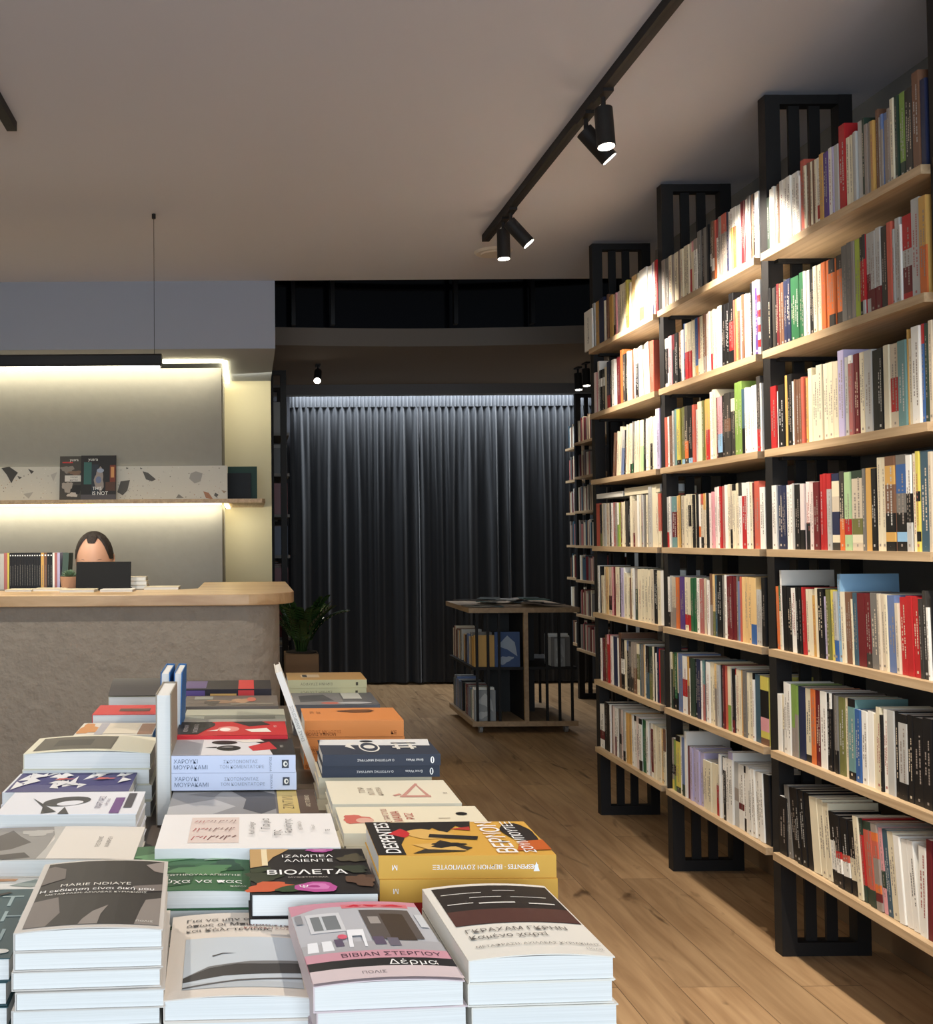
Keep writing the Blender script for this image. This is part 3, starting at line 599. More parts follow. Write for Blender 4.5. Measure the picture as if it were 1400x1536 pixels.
# --- second row
x, y = nr(377, 1337, .985, .15)
gr = (60, 104, 66)
stack('green painted-cover paperback', 'behind the cream ridge book', x, y, .985, .15, .178, .0215, gr, 'P', art=[
    ('e', (44, 82, 52), .3, .3, .3, .22, .3, .12), ('e', (96, 146, 98), .35, .72, .34, .10, .1, .15), ('e', (44, 70, 56), .62, .85, .3, .08, -.1, .2), ('e', (128, 168, 130), .5, .9, .3, .03, .1, .2), ('e', (36, 70, 46), .8, .5, .14, .12, 0, .2), ('e', (84, 130, 84), .6, .4, .25, .1, .2, .2),
    ('e', (150, 180, 150), .78, .66, .16, .03, .2, .2), ('e', (110, 150, 104), .2, .5, .12, .08, 0, .2), ('t', 'w', 'ΣΩΤΗΡΟΥΛΑ ΑΠΕΡΓΗΣ', .92, .29, .006, 0, 'R'), ('t', 'W', 'ψύχα να πας', .93, .16, .0125, 0, 'R'), ('t', 'w', 'ΙΚΑΡΟΣ', .9, .06, .004, 0)], rz=.02, bow=.002)
x, y = nl(377, 1341, 1.0)
ro = (188, 84, 150)
stack('floral black paperback with white capitals and a pink rose', 'behind the pink cafe book', x, y, 1.0, .145, .165, .026, (34, 30, 30), 'P', art=[
    ('p', (196, 158, 104), [(0, .55), (0, 1), (.35, 1), (.28, .9), (.2, .8), (.12, .6)]), ('r', (238, 220, 180), .10, .60, .15, 1), ('e', (54, 60, 42), .1, .35, .14, .12, .4, .2), ('e', (206, 96, 60), .16, .13, .2, .10, .2, .18), ('e', (54, 62, 40), .08, .5, .1, .05, .5, .1),
    ('e', (176, 84, 150), .62, .95, .12, .045, 0, .15), ('e', (200, 130, 176), .62, .955, .06, .02, 0, .1), ('e', (84, 76, 58), .88, .75, .12, .09, .4, .2), ('e', (54, 60, 46), .86, .5, .13, .08, -.3, .2), ('e', (96, 70, 54), .9, .25, .12, .12, 0, .2),
    ('e', (52, 74, 44), .34, .10, .16, .06, .5, .1), ('e', ro, .52, .11, .17, .105, 0, .08), ('e', (214, 128, 184), .52, .12, .11, .06, 0, .12), ('e', (170, 60, 130), .5, .12, .05, .025, 0, .1),
    ('t', 'W', 'ΙΖΑΜΠΕΛ', .50, .80, .0105, 0), ('t', 'W', 'ΑΛΙΕΝΤΕ', .50, .69, .0105, 0), ('t', 'W', '*ΒΙΟΛΕΤΑ', .47, .425, .0165, 0), ('t', (190, 180, 170), 'ΜΥΘΙΣΤΟΡΗΜΑ', .47, .31, .0045, 0), ('t', 'W', 'Ψ', .42, .11, .010, 0)], rz=.01)
x, y = nl(568, 1284, 1.026)
ye = (216, 166, 74)
stack('thick yellow-spined paperback with bold white lettering', 'at the right edge of the table', x, y, 1.026, .21, .143, .0272, ye, 'S', art=[
    ('r', (40, 36, 34), 0, .02, .16, 1), ('p', (40, 36, 34), [(.16, .98), (.66, 1), (.62, .72), (.55, .86), (.46, .62), (.4, .8), (.3, .55), (.22, .6), (.16, .3)]), ('p', (200, 48, 52), [(.11, .62), (.2, .78), (.26, .62), (.2, .5)]),
    ('e', (222, 178, 100), .36, .6, .14, .14, -.3, .1), ('p', (60, 50, 40), [(.2, .05), (.5, .1), (.56, .2), (.4, .42), (.3, .2)]), ('p', (222, 178, 100), [(.22, .3), (.42, .34), (.52, .12), (.3, .16)]), ('e', (40, 36, 34), .42, .28, .10, .07, .2, .2), ('p', (40, 36, 34), [(.34, .5), (.62, .42), (.64, .52), (.36, .6)]),
    ('p', (180, 60, 50), [(.5, .75), (.63, .82), (.62, .7)]), ('e', (44, 38, 36), .9, .62, .09, .3, .1, .06), ('p', (196, 96, 40), [(.8, .1), (1, .12), (1, .4), (.86, .36)]),
    ('t', 'W', '*DESPENTES', .09, .5, .0185, 90), ('t', 'W', '*ΒΕΡΝΟΝ', .74, .5, .0235, 90), ('t', 'W', '*ΣΟΥΜΠΟΥΤΕΞ', .87, .5, .0135, 90)],
    spine=[('t', 'W', '*DESPENTES · ΒΕΡΝΟΝ ΣΟΥΜΠΟΥΤΕΞ', .60, .5, .0052, 180), ('t', 'W', 'Μ', .09, .5, .006, 180), ('p', 'W', [(.87, .3), (.905, .3), (.8875, .72)])], bow=0, floor_z=.9716)
x, y = nl(560, 1358, .9712)
stack('red-covered paperback', 'under the two yellow-spined ones', x-.002, y+.01, .9712, .2, .14, .0256, 'r', 'S', art=[])
# --- left block near
pg = (206, 198, 186)
x, y = nr(200, 1290, .985, .212)
stack('paperback with a grey rocky shore photograph', 'on the left behind the smoky cover', x, y, .985, .212, .15, .0215, (226, 218, 206), 'P', art=[
    ('r', (150, 146, 140), 0, 0, .42, 1), ('p', (96, 90, 84), [(0, .6), (.12, .9), (.2, .7), (.3, .5), (.2, .3), (0, .2)]), ('p', (80, 76, 72), [(.05, .1), (.3, .2), (.36, .05), (.2, .0)]), ('e', (184, 180, 172), .3, .8, .1, .1, 0, .2), ('p', (190, 186, 178), [(.38, 1), (.44, .6), (.4, 0), (.6, 0), (.6, 1)]), ('r', (228, 220, 208), .46, 0, 1, 1),
    ('t', (120, 110, 100), 'ΑΝΑΜΝΗΣΗ', .80, .5, .006, 90), ('t', (120, 110, 100), 'ΤΗΣ ΠΟΛΗΣ', .74, .5, .006, 90)], bow=.002)
x, y = nr(170, 1332, .962, .21)
stack('paperback with peach and grey-green shapes on white', 'at the left behind the teal capitals', x, y, .962, .21, .115, .0205, (226, 224, 216), 'P', art=[
    ('p', (206, 156, 116), [(0, .2), (.38, .25), (.46, .75), (0, .8)]), ('p', (186, 200, 192), [(.4, .55), (.46, 1), (1, 1), (1, .7), (.9, .5)]), ('p', (150, 160, 152), [(.36, .1), (.5, .3), (.6, .2), (.5, .05)])])
# --- middle column
x, y = nl(232, 1273, 1.0)
stack('white paperback with a red and grey stick drawing', 'in the middle of the table', x, y, 1.0, .242, .165, .02, (240, 236, 232), 'S', art=[
    ('r', (226, 208, 198), .17, .14, .45, .88)]+[('p', (170, 56, 60) if (i % 11) < 4 else (110, 60, 56), [(.185+.0225*(i % 11)+.003*(i//11), .22+.21*(i//11)+.03*((i*7) % 4)), (.190+.0225*(i % 11), .21+.21*(i//11)+.03*((i*7) % 4)), (.204+.0225*(i % 11)+.004*((i*5) % 3), .32+.21*(i//11)), (.199+.0225*(i % 11)+.004*((i*5) % 3), .33+.21*(i//11))]) for i in range(33)]+[
    ('t', (120, 114, 108), 'Karl Lovinger', .52, .5, .008, 90), ('t', (100, 94, 90), 'Για μια', .60, .62, .012, 90), ('t', (100, 94, 90), 'της', .66, .35, .012, 90), ('t', (100, 94, 90), 'διανόησης', .73, .55, .010, 90), ('t', (150, 144, 138), 'ΜΕΤΑΦΡΑΣΗ', .80, .55, .005, 90), ('t', (150, 144, 138), 'δοκίμιο', .87, .5, .005, 90), ('t', 'k', 'ΠΕ', .95, .4, .006, 90)])
x, y = nl(250, 1222, .977)
stack('grey photographic paperback with a gold side band', 'in front of the pale blue spines', x, y, .977, .236, .15, .019, (110, 104, 100), 'S', art=[
    ('r', (150, 148, 146), 0, 0, .72, 1), ('p', (186, 184, 182), [(.0, .3), (.3, .6), (.45, .3), (.3, 0), (0, 0)]), ('p', (84, 82, 82), [(.4, 1), (.52, .6), (.5, .2), (.62, 0), (.72, .2), (.72, .8), (.6, 1)]), ('p', (120, 118, 116), [(.1, .8), (.35, .95), (.3, .7)]),
    ('r', (206, 182, 112), .735, 0, .875, 1), ('t', (110, 90, 50), 'ΖΙΝΤΙΛΙ', .805, .45, .017, 90), ('r', (92, 74, 62), .875, 0, 1, 1), ('t', 'c', 'ΑΠΟ ΤΟ ΒΙΒΛΙΟ', .94, .5, .007, 90)])
MUS = [('t', (110, 120, 140), 'ΧΑΡΟΥΚΙ', .12, .68, .0068, 0), ('t', (110, 120, 140), 'ΜΟΥΡΑΚΑΜΙ', .16, .34, .0068, 0), ('t', (150, 156, 172), 'ΣΚΟΤΩΝΟΝΤΑΣ', .56, .66, .0054, 0), ('t', (150, 156, 172), 'ΤΟΝ ΚΟΜΕΝΤΑΤΟΡΕ', .57, .36, .0054, 0),
       ('r', (70, 74, 84), .89, .26, .945, .74), ('e', 'w', .918, .5, .018, .16), ('e', (70, 74, 84), .922, .5, .008, .08), ('t', (110, 116, 130), 'ΨΥΧΟΓΙΟΣ', .80, .5, .0034, 90)]
x, y = nl(256, 1134, 1.038)
stack('thick pale blue-spined paperback with black birds on white and red', 'in the middle of the table', x, y, 1.038, .21, .142, .029, (206, 214, 236), 'S', art=[
    ('r', (222, 220, 222), 0, .02, 1, 1), ('r', (176, 176, 182), 0, .05, .24, .95), ('p', (34, 32, 34), [(.82, .02), (1, .02), (1, 1), (.72, 1), (.66, .85), (.78, .55)]), ('p', (198, 40, 50), [(.62, .5), (.8, .8), (.86, .35), (.66, .25)]), ('e', (30, 28, 30), .46, .42, .1, .16), ('e', (30, 28, 30), .42, .76, .11, .12, -.1), ('p', 'w', [(.5, .9), (.72, .95), (.76, .8), (.58, .75)]), ('p', (30, 28, 30), [(.26, .45), (.36, .5), (.36, .42)]),
    ('e', (120, 118, 120), .45, .46, .05, .05), ('t', 'w', 'ΨΥΧ', .9, .5, .006, 90)], spine=MUS, floor_z=.98)
stack('plain dark paperback', 'beneath the pale blue spines', x+.004, y+.03, .9795, .2, .11, .0297, 'd', 'S')
x, y = nl(262, 1105, 1.045)
stack('thick red and black paperback with bird artwork', 'behind the pale blue spines', x, y+.006, 1.045, .205, .14, .031, (196, 36, 44), 'S', art=[
    ('p', (40, 36, 38), [(0, .1), (0, 1), (.3, 1), (.36, .8), (.26, .4), (.2, .1)]), ('r', (196, 36, 44), .34, 0, 1, 1), ('e', (226, 150, 140), .47, .45, .10, .2), ('e', (246, 236, 226), .44, .42, .05, .12), ('p', (40, 36, 38), [(.5, .98), (.78, 1), (.86, .75), (.66, .62)]), ('p', 'w', [(.62, .4), (.82, .5), (.86, .22), (.68, .22)]), ('p', (246, 240, 230), [(.27, .3), (.38, .42), (.37, .32)]),
    ('t', (200, 190, 190), 'ΜΟΥΡΑΚΑΜΙ', .08, .5, .008, 90), ('t', (200, 190, 190), 'ΣΚΟΤΩΝΟΝΤΑΣ', .17, .5, .008, 90), ('t', 'w', 'ΨΥΧ', .9, .6, .006, 90)])
x, y = nl(273, 1085, 1.036)
stack('grey-green paperback with a blurred landscape', 'behind the red bird cover', x, y+.012, 1.036, .208, .15, .023, (150, 152, 140), 'S', art=[('r', (178, 178, 160), 0, .5, 1, 1), ('r', (120, 120, 110), .2, .25, .9, .45), ('r', (164, 160, 150), 0, .0, 1, .2)], spine=[('r', 'l', .3, .25, .75, .6), ('r', 'b', .8, .2, .9, .8)])
x, y = nl(273, 1062, 1.04)
stack('paperback with a warm-toned photograph of resting figures', 'towards the far end of the middle column', x, y+.02, 1.04, .208, .15, .024, (110, 100, 92), 'S', art=[('e', (150, 120, 96), .4, .4, .2, .16, 0, .2), ('e', (176, 140, 110), .62, .5, .1, .2, 0, .2), ('e', (84, 76, 70), .3, .3, .08, .2, 0, .2), ('r', (150, 150, 140), .1, .6, .3, .9), ('e', (196, 110, 90), .72, .6, .05, .2), ('r', (132, 124, 112), .5, .1, .95, .25)])
x, y = nl(275, 1036, 1.052)
stack('dark paperback with purple and red blocks', 'at the far end of the middle column', x, y+.02, 1.052, .205, .15, .026, (40, 34, 40), 'S', art=[('r', 'p', 0, .1, .25, .9), ('r', (206, 60, 60), .62, 0, .8, 1)], spine=[('r', 'p', .02, .1, .24, .9), ('r', (206, 60, 60), .62, .1, .8, .9), ('r', 'T', .3, .4, .6, .6)])
# --- left column
x, y = nl(-8, 1222, 1.0)
stack('white paperback with a black swirl and a violet label', 'on the left of the table', x, y, 1.0, .208, .132, .0195, (228, 228, 232), 'P', art=[
    ('e', (60, 58, 60), .45, .55, .18, .2, .5), ('e', (228, 228, 232), .48, .47, .1, .1, .5), ('p', (50, 48, 50), [(.18, .7), (.26, .5), (.42, .1), (.32, .02), (.3, .3)]), ('p', (60, 58, 60), [(.44, .0), (.52, .0), (.46, .3)]), ('r', (110, 70, 130), .80, .02, .87, .7), ('r', (70, 66, 74), .885, .25, .945, .9), ('t', (120, 110, 130), 'ΜΑΡΤΥΡΕΣ', .70, .5, .0095, 90), ('t', (120, 110, 130), 'μυθιστόρημα', .75, .5, .005, 90)])
x, y = nl(2, 1190, .997)
tri = [('r', (70, 66, 116), .02, .0, 1, 1)]
tr_ = random.Random(5)
for i in range(26):
    u, v = tr_.uniform(.04, .9), tr_.uniform(.06, .8); tri.append(('p', (232, 230, 228), [(u, v), (min(.99, u+tr_.uniform(.06, .15)), min(.97, v+tr_.uniform(-.05, .25))), (u+tr_.uniform(-.03, .08), min(.98, v+tr_.uniform(.2, .5)))]))
stack('paperback patterned with white triangles on violet blue', 'on the left of the table', x, y+.006, .997, .203, .132, .0193, (226, 226, 230), 'P', art=tri+[('e', (206, 100, 90), .42, .6, .07, .04, .1, .3), ('e', (206, 100, 90), .75, .62, .08, .045, .1, .3)])
x, y = nl(35, 1131, 1.03)
stack('cream paperback with its dark photo cover bulging open', 'on the left of the table', x, y, 1.03, .222, .14, .027, (226, 220, 196), 'P', art=[('r', (92, 86, 76), .06, .1, .68, .9), ('r', (64, 60, 54), .2, .3, .5, .7)], bow=.006)
x, y = nl(110, 1103, 1.03)
stack('paperback with an orange and cream photo cover', 'on the left towards the far end', x, y, 1.03, .150, .13, .022, (222, 214, 200), 'P', art=[('e', (206, 140, 80), .12, .5, .12, .4, 0, .2), ('r', (176, 172, 176), .25, .05, .36, .95), ('r', (220, 208, 186), .36, .1, .78, .95), ('r', (150, 112, 90), .8, .05, .99, .9)])
x, y = nl(137, 1073, 1.04)
stack('red-covered hardback', 'on the left towards the far end', x, y+.01, 1.04, .145, .12, .02, (204, 44, 50), 'P', art=[('r', (90, 50, 44), .35, .3, .8, .6)])
x, y = nl(158, 1050, 1.03)
stack('cream paperback under a lifted dark grey cover', 'at the far left end', x, y+.05, 1.03, .148, .14, .0275, (190, 184, 160), 'P')
t = thing('open_book_cover', 'dark grey book cover curling up from the far left pile', 'book cover', (x, y+.05, 1.031))
mb = MB(); mb.grid(lambda s, q: (s*.148, q*.10, .028*math.sin(q*1.5)+.001), 8, 8, am((84, 80, 76))); mb.grid(lambda s, q: (s*.148, q*.10, .028*math.sin(q*1.5)), 8, 8, am((84, 80, 76))); mb.build('cover', t, fix=True)
# --- right column
def rc(u, v, z): return nl(u, v, z)
x, y = rc(432, 1020, 1.03)
stack('sand-coloured hardback with a small picture on the cover', 'at the far right end of the table', x, y, 1.03, .208, .15, .022, (204, 160, 96), 'S', art=[('r', (226, 200, 160), .18, .3, .42, .7), ('r', 'k', .2, .35, .26, .65)], spine=[('r', (206, 196, 150), 0, 0, 1, 1), ('t', (130, 118, 90), 'ΕΙΡΗΝΗ ΣΤΑΥΡΟΥ', .36, .5, .007, 180), ('r', (80, 70, 50), .86, .3, .89, .7)], floor_z=.964)
stack('pale blue-spined paperback', 'below the sand-coloured hardbacks', x+.006, y-.01, .9635, .215, .15, .0215, (140, 160, 166), 'S')
x, y = rc(438, 1059, .995)
stack('grey photographic paperback with a white label', 'on the right towards the far end', x+.002, y+.015, .995, .215, .2, .025, (104, 104, 106), 'S', art=[('r', (134, 132, 132), 0, 0, .6, 1), ('p', (84, 84, 88), [(.1, .2), (.5, .3), (.4, .8), (.1, .7)]), ('r', (206, 206, 196), .62, .45, .84, .95), ('e', (196, 110, 96), .45, .12, .12, .08), ('e', (190, 190, 192), .72, .12, .2, .08)])
x, y = rc(457, 1081, 1.022)
og = (216, 138, 76)
stack('thick orange hardback with an engraved fish drawing', 'on the right of the table', x, y, 1.022, .207, .158, .033, og, 'S', art=[('e', (96, 60, 36), .58, .72, .2, .12, .05, .1), ('e', (126, 82, 48), .6, .72, .12, .06, .05, .1), ('t', (120, 70, 40), 'ΤΖΩΝ', .10, .6, .008, 90), ('t', (120, 70, 40), 'ΣΚΟΤ', .17, .6, .008, 90)],
      spine=[('t', (180, 104, 50), 'ΣΕΖΟΥΑΝ ΣΕΙΖΟΥ', .19, .32, .0062, 180), ('t', (120, 64, 30), 'ΜΟΝΙΚΑ ΣΙΛΟΒ', .165, .16, .0062, 180), ('t', (110, 60, 30), 'ΚΕ', .9, .25, .0075, 0)])
x, y = rc(484, 1132, 1.021)
stack('navy hardback with white line drawings above its spine', 'on the right of the table', x, y, 1.021, .208, .132, .0208, (56, 62, 76), 'S', art=[('p', (226, 226, 224), [(0, .62), (.02, 1), (1, 1), (.97, .55)]), ('e', 'w', .43, .48, .09, .34), ('e', (56, 62, 76), .43, .48, .075, .28), ('e', 'w', .43, .48, .05, .12), ('e', (40, 40, 44), .43, .86, .06, .07), ('p', 'w', [(.22, .5), (.3, .3), (.27, .6), (.33, .7), (.25, .72)]), ('r', 'w', .63, .4, .84, .48), ('r', 'w', .66, .3, .69, .8), ('r', 'w', .78, .3, .81, .8), ('r', (40, 40, 44), .64, .68, .86, .74)],
      spine=[('t', 'W', 'Ο ΑΥΤΟΠΤΗΣ ΜΑΡΤΥΡΑΣ', .45, .5, .0038, 180), ('t', 'W', 'Ernst Weiss', .78, .5, .0045, 180), ('e', 'W', .93, .5, .016, .3), ('r', (56, 62, 76), .925, .3, .935, .7)], floor_z=.9798)
stack('cream hardback', 'beneath the navy hardbacks', x-.006, y+.012, .9794, .2, .125, .0195, 'c', 'S')
x, y = rc(499, 1206, .981)
stack('cream paperback with a pink clothes-hanger drawing', 'on the right of the table', x, y, .981, .205, .155, .0205, (236, 228, 204), 'S', art=[('p', (206, 150, 136), [(.55, .25), (.74, .85), (.76, .82), (.6, .3)]), ('p', (206, 150, 136), [(.74, .85), (.8, .25), (.77, .25), (.735, .8)]), ('p', (206, 150, 136), [(.55, .25), (.8, .25), (.8, .32), (.56, .32)]), ('p', (206, 150, 136), [(.5, .33), (.56, .4), (.575, .36), (.52, .29)]),
    ('t', (150, 130, 110), 'ΤΟΥΡ', .27, .55, .010, 90), ('t', (150, 130, 110), 'ΝΤΙ ΛΑ', .34, .5, .010, 90), ('t', (150, 130, 110), 'ΚΑΝΤΕΝΑ', .41, .5, .008, 90), ('t', (120, 100, 90), 'ΠΕ', .93, .4, .006, 90)])
x, y = rc(516, 1250, .992)
stack('cream paperback with a pink sketch and red lettering', 'on the right in front of the hanger drawing', x, y, .992, .213, .14, .0205, (238, 228, 200), 'S', art=[('e', (210, 110, 96), .12, .5, .1, .16, .2, .15), ('e', (226, 180, 160), .17, .45, .06, .1), ('t', (180, 120, 104), 'ΤΟ ΤΡΑΓΟΥΔΙ', .33, .6, .009, 90), ('t', (190, 84, 74), 'ΜΑΜΑ', .40, .6, .013, 90), ('t', (190, 84, 74), 'ΡΟΖ', .49, .6, .012, 90), ('e', 'k', .86, .68, .04, .06), ('r', (150, 130, 110), .68, .5, .76, .515)])
# --- upright books on the table
def upright(name, label, x, y, z, T, H, D, base, lean=0, fore=None, pages_front=True, art=None, group=None):
    t = thing(name, label, 'book', (x, y, z), group); t.rotation_euler.y = lean
    mb = MB(); B = col(base); mb.box((0, 0, 0), (.0018, D, H), B); mb.box((T-.0018, 0, 0), (T, D, H), B)
    sy = D-.002 if pages_front else 0; mb.box((0.0018, sy, 0), (T-.0018, sy+.002, H), B); mb.build('cover', t, fix=True)
    mb = MB(); mb.box((.0019, .003, .002), (T-.0019, D-.0025, H-.003), MATS['pages']); mb.build('page_block', t)
    return t
upright('book', 'thick book standing on edge between the left and middle piles', -.158, 1.72, TZ, .026, .222, .15, (150, 140, 124), lean=.0)
upright('book', 'blue hardback standing on edge, the one nearer the left piles', -.1755, 1.97, TZ, .018, .226, .14, (40, 100, 160), lean=.02)
upright('book', 'blue hardback standing on edge, the one nearer the middle piles', -.152, 1.97, TZ, .016, .226, .14, (40, 100, 160), lean=.03)
t = upright('book', 'thin white book leaning across the gap in the middle of the table', .128, 1.965, TZ+.0045, .0125, .232, .145, (226, 222, 212), lean=-.34, pages_front=False)
mb = MB(); put_art(mb, [('t', (150, 146, 140), 'ΕΝΑΣ ΑΝΘΡΩΠΟΣ', .55, .5, .006, 0), ('r', 'k', .05, .3, .08, .7)], lambda a, b, h: (.0125-b, -h, a), .232, .0125); mb.build('spine_print', t)

# ------------------------------------------------------------------ counter
CT = 1.156
def arc(cx, cy, rx, ry, n_=10): return [(cx+rx*math.sin(math.pi/2*i/n_), cy-ry*math.cos(math.pi/2*i/n_)) for i in range(n_+1)]
c = thing('service_counter', 'grey microcement service counter with a thick rounded beech top', 'counter', (0, 0, 0))
mb = MB(); mb.prism([(-2.9, 4.66)]+arc(-.04, 4.86, .185, .20)+[(.145, 5.90), (-.22, 5.90), (-.22, 5.03), (-2.9, 5.03)], 0, CT-.052, CONC); mb.build('body', c, fix=True)
mb = MB(); mb.prism([(-2.92, 4.60)]+arc(-.04, 4.86, .255, .26)+[(.215, 5.93), (-.26, 5.93), (-.26, 5.17), (-.36, 5.07), (-2.92, 5.07)], CT-.052, CT, WOODT); mb.build('worktop', c, fix=True, bevel=.004)
# things on the counter
def on_counter(u, v): p = at(u, v, Z=CT); return p.x, p.y
cb = [(0, 6, 's'), (6, 11, 'h'), (11, 14, 'y')]+[(14+3.65*i, 14+3.65*(i+1), 'k') for i in range(13)]+[(61.5, 66, 'T'), (66, 70.5, 'B'), (70.5, 75, 'k'), (75, 79, 'k'), (79, 82, 'w'), (82, 86, 'h'), (86, 90, 'v')]
yb = on_counter(50, 884)[1]
cnt = {}
for i, (a, b, code) in enumerate(cb):
    xa = at(a, 884, Y=yb).x; xb = at(b, 884, Y=yb).x; T = xb-xa-.0004; H = .186 if code != 's' else .182
    nm = {'s': 'silver grey', 'h': 'mauve', 'y': 'yellow', 'k': 'black', 'T': 'golden brown', 'B': 'dark brown', 'w': 'white', 'v': 'lavender'}[code]
    run = 3 <= i < 16
    lab = 'black book with a white dot, in the matching run standing on the counter' if run else f"{nm} book standing on the counter, {('in front of the black run' if i < 3 else 'near the potted succulent')}" 
    if code == 'k' and not run: lab = f"plain black book standing on the counter, {'beside the brown ones' if a < 72 else 'beside the white one'}"
    if code == 'h': lab = f"mauve book standing on the counter, {'beside the yellow one' if i < 3 else 'between white and lavender ones'}"
    t = thing('counter_book', lab, 'book', (xa, yb, CT), 'books standing in a row on the counter')
    mb = MB(); mb.box((0, 0, 0), (T, .0015, H), pm(code)); mb.box((0, .0015, 0), (.0007, .13, H), pm(code)); mb.box((T-.0007, .0015, 0), (T, .13, H), pm(code)); mb.build('cover', t, fix=True)
    mb = MB(); mb.box((.0008, .002, .0008), (T-.0008, .128, H-.002), MATS['pages']); mb.build('page_block', t)
    if code in 'kTB':
        mb = MB(); s_ = T*.26; mb.face([(T/2-s_, -.0004, H*.91), (T/2+s_, -.0004, H*.91), (T/2+s_, -.0004, H*.91+2*s_), (T/2-s_, -.0004, H*.91+2*s_)], pm('W'))
        z = .02
        while z < .12:
            l = jr.uniform(.003, .008); mb.face([(T*.42, -.0004, z), (T*.6, -.0004, z), (T*.6, -.0004, z+l), (T*.42, -.0004, z+l)], pm('g')); z += l+.002
        mb.build('spine_print', t)
t = upright('counter_book', 'dark green-grey book leaning at the end of the counter row', at(91.5, 884, Y=yb).x, yb, CT, .03, .186, .13, (74, 92, 84), lean=.06, pages_front=False)
# potted succulent
x, y = on_counter(106, 884)
t = thing('potted_succulent', 'small spiky succulent in a terracotta pot on the counter', 'plant', (x, y-.02, CT))
mb = MB(); N_ = 28; prof = [(.0, 0), (.040, 0), (.050, .062), (.050, .066), (.044, .066), (.042, .052), (0, .052)]
mb.grid(lambda s, q: (lambda i, f: ((prof[i][0]+(prof[i+1][0]-prof[i][0])*f)*math.cos(2*math.pi*s), (prof[i][0]+(prof[i+1][0]-prof[i][0])*f)*math.sin(2*math.pi*s), prof[i][1]+(prof[i+1][1]-prof[i][1])*f))(min(5, int(q*6)), q*6-min(5, int(q*6))), N_, 6, mat('terracotta_pot', (176, 132, 104), .8, bump=.1)); mb.build('pot', t, smooth=False)
mb = MB(); SUC = mat('succulent_leaf', (110, 136, 108), .5, var=.3, bscale=60)
for k in range(46):
    a = k*2.4; el = .25+1.1*(k/46); l = .052-.012*(k/46)
    d = Vector((math.cos(a)*math.cos(el), math.sin(a)*math.cos(el), math.sin(el))); s_ = Vector((-math.sin(a), math.cos(a), 0))*.0065; up = d.cross(s_).normalized()*.003
    b0 = Vector((0, 0, .056))+d*.008; tip = b0+d*l; md = b0+d*l*.5
    for q in ((b0-s_*.6, md-s_, md+up), (b0-s_*.6, md+up, b0+up), (b0+s_*.6, b0+up, md+up), (b0+s_*.6, md+up, md+s_), (md-s_, tip, md+up), (md+up, tip, md+s_), (b0-s_*.6, b0+s_*.6, md+s_), (b0-s_*.6, md+s_, md-s_), (md-s_, md+s_, tip)): mb.face(q, SUC)
mb.build('leaves', t)
# flat books and booklets on the counter: pixel left, pixel right, pixel bottom, thickness, height above the worktop
fl = [(7, 47, 888, .010, 0, 'thin cream booklet lying on the counter in front of the standing row', 'c'), (48, 95, 887, .011, 0, 'thin cream booklet lying on the counter before the golden brown spines', 'c'), (89, 141, 889, .013, 0, 'cream paperback lying at the counter edge below the succulent', 'c'),
      (150, 199, 888, .011, 0, 'thin white booklet lying flat in front of the stacked cream books', 'w'), (216, 268, 885, .014, 0, 'cream paperback lying flat on its own at the end of the counter display', 'c'),
      (117, 165, 886, .021, 0, 'cream paperback lower in the short stack before the laptop', 'c'), (117, 165, 886, .024, .0214, 'cream paperback with a curled cover on the short stack before the laptop', 'i'),
      (167, 221, 884, .020, 0, 'lowest of three cream books stacked beside the laptop', 'C'), (168, 220, 884, .021, .0203, 'middle one of three cream books stacked beside the laptop', 'c'), (166, 219, 884, .020, .0416, 'topmost of three cream books stacked beside the laptop', 'i')]
for a, b, v, th, dz, lab, code in fl:
    p = on_counter(a, v); x2 = at(b, v, Y=p[1]).x
    flat_book(lab, (p[0], max(4.615, p[1]), CT+dz+.0002), x2-p[0], .15 if dz == 0 and th < .015 else .12, th, code, 'P', name='booklet' if 'booklet' in lab else 'book', cat='booklet' if 'booklet' in lab else 'book')
# laptop
t = thing('laptop', 'open black laptop with its lid towards the room on the counter', 'laptop', (-.715, 5.0, CT))
mb = MB(); M_ = Matrix.Rotation(-.22, 4, 'X'); LM = mat('laptop_black_plastic', (12, 12, 13), .6, spec=.25)
mb.box((-.135, .0, .012), (.135, .007, .145), LM, Matrix.Translation((0, -.0, 0)) @ M_); mb.build('screen', t, bevel=.002)
mb = MB(); mb.box((-.135, .0, .0003), (.135, .066, .014), LM); mb.build('keyboard_base', t, bevel=.002)

# ------------------------------------------------------------------ person behind the counter
SKIN = bpy.data.materials.new('skin'); SKIN.use_nodes = True; _b = SKIN.node_tree.nodes['Principled BSDF']
_b.inputs['Base Color'].default_value = lin((214, 164, 136))+(1,); _b.inputs['Roughness'].default_value = .5; _b.inputs['Subsurface Weight'].default_value = .1; _b.inputs['Subsurface Radius'].default_value = (.02, .008, .004)
HAIR = mat('dark_brown_hair', (44, 33, 27), .6, bump=.5, bscale=220, var=.35); SHIRT = mat('dark_shirt_cloth', (48, 52, 60), .9, bump=.1, bscale=300); TROU = mat('dark_trouser_cloth', (36, 37, 42), .9)
HX, HY, HZ = -.800, 5.30, 1.152     # head centre
per = thing('person', 'man with receding dark hair seated behind the counter, face half hidden by a laptop', 'person', (HX, HY+.12, 0)); per.scale = (1.13,)*3
def rel(x, y, z): return (x, y-.12, z)
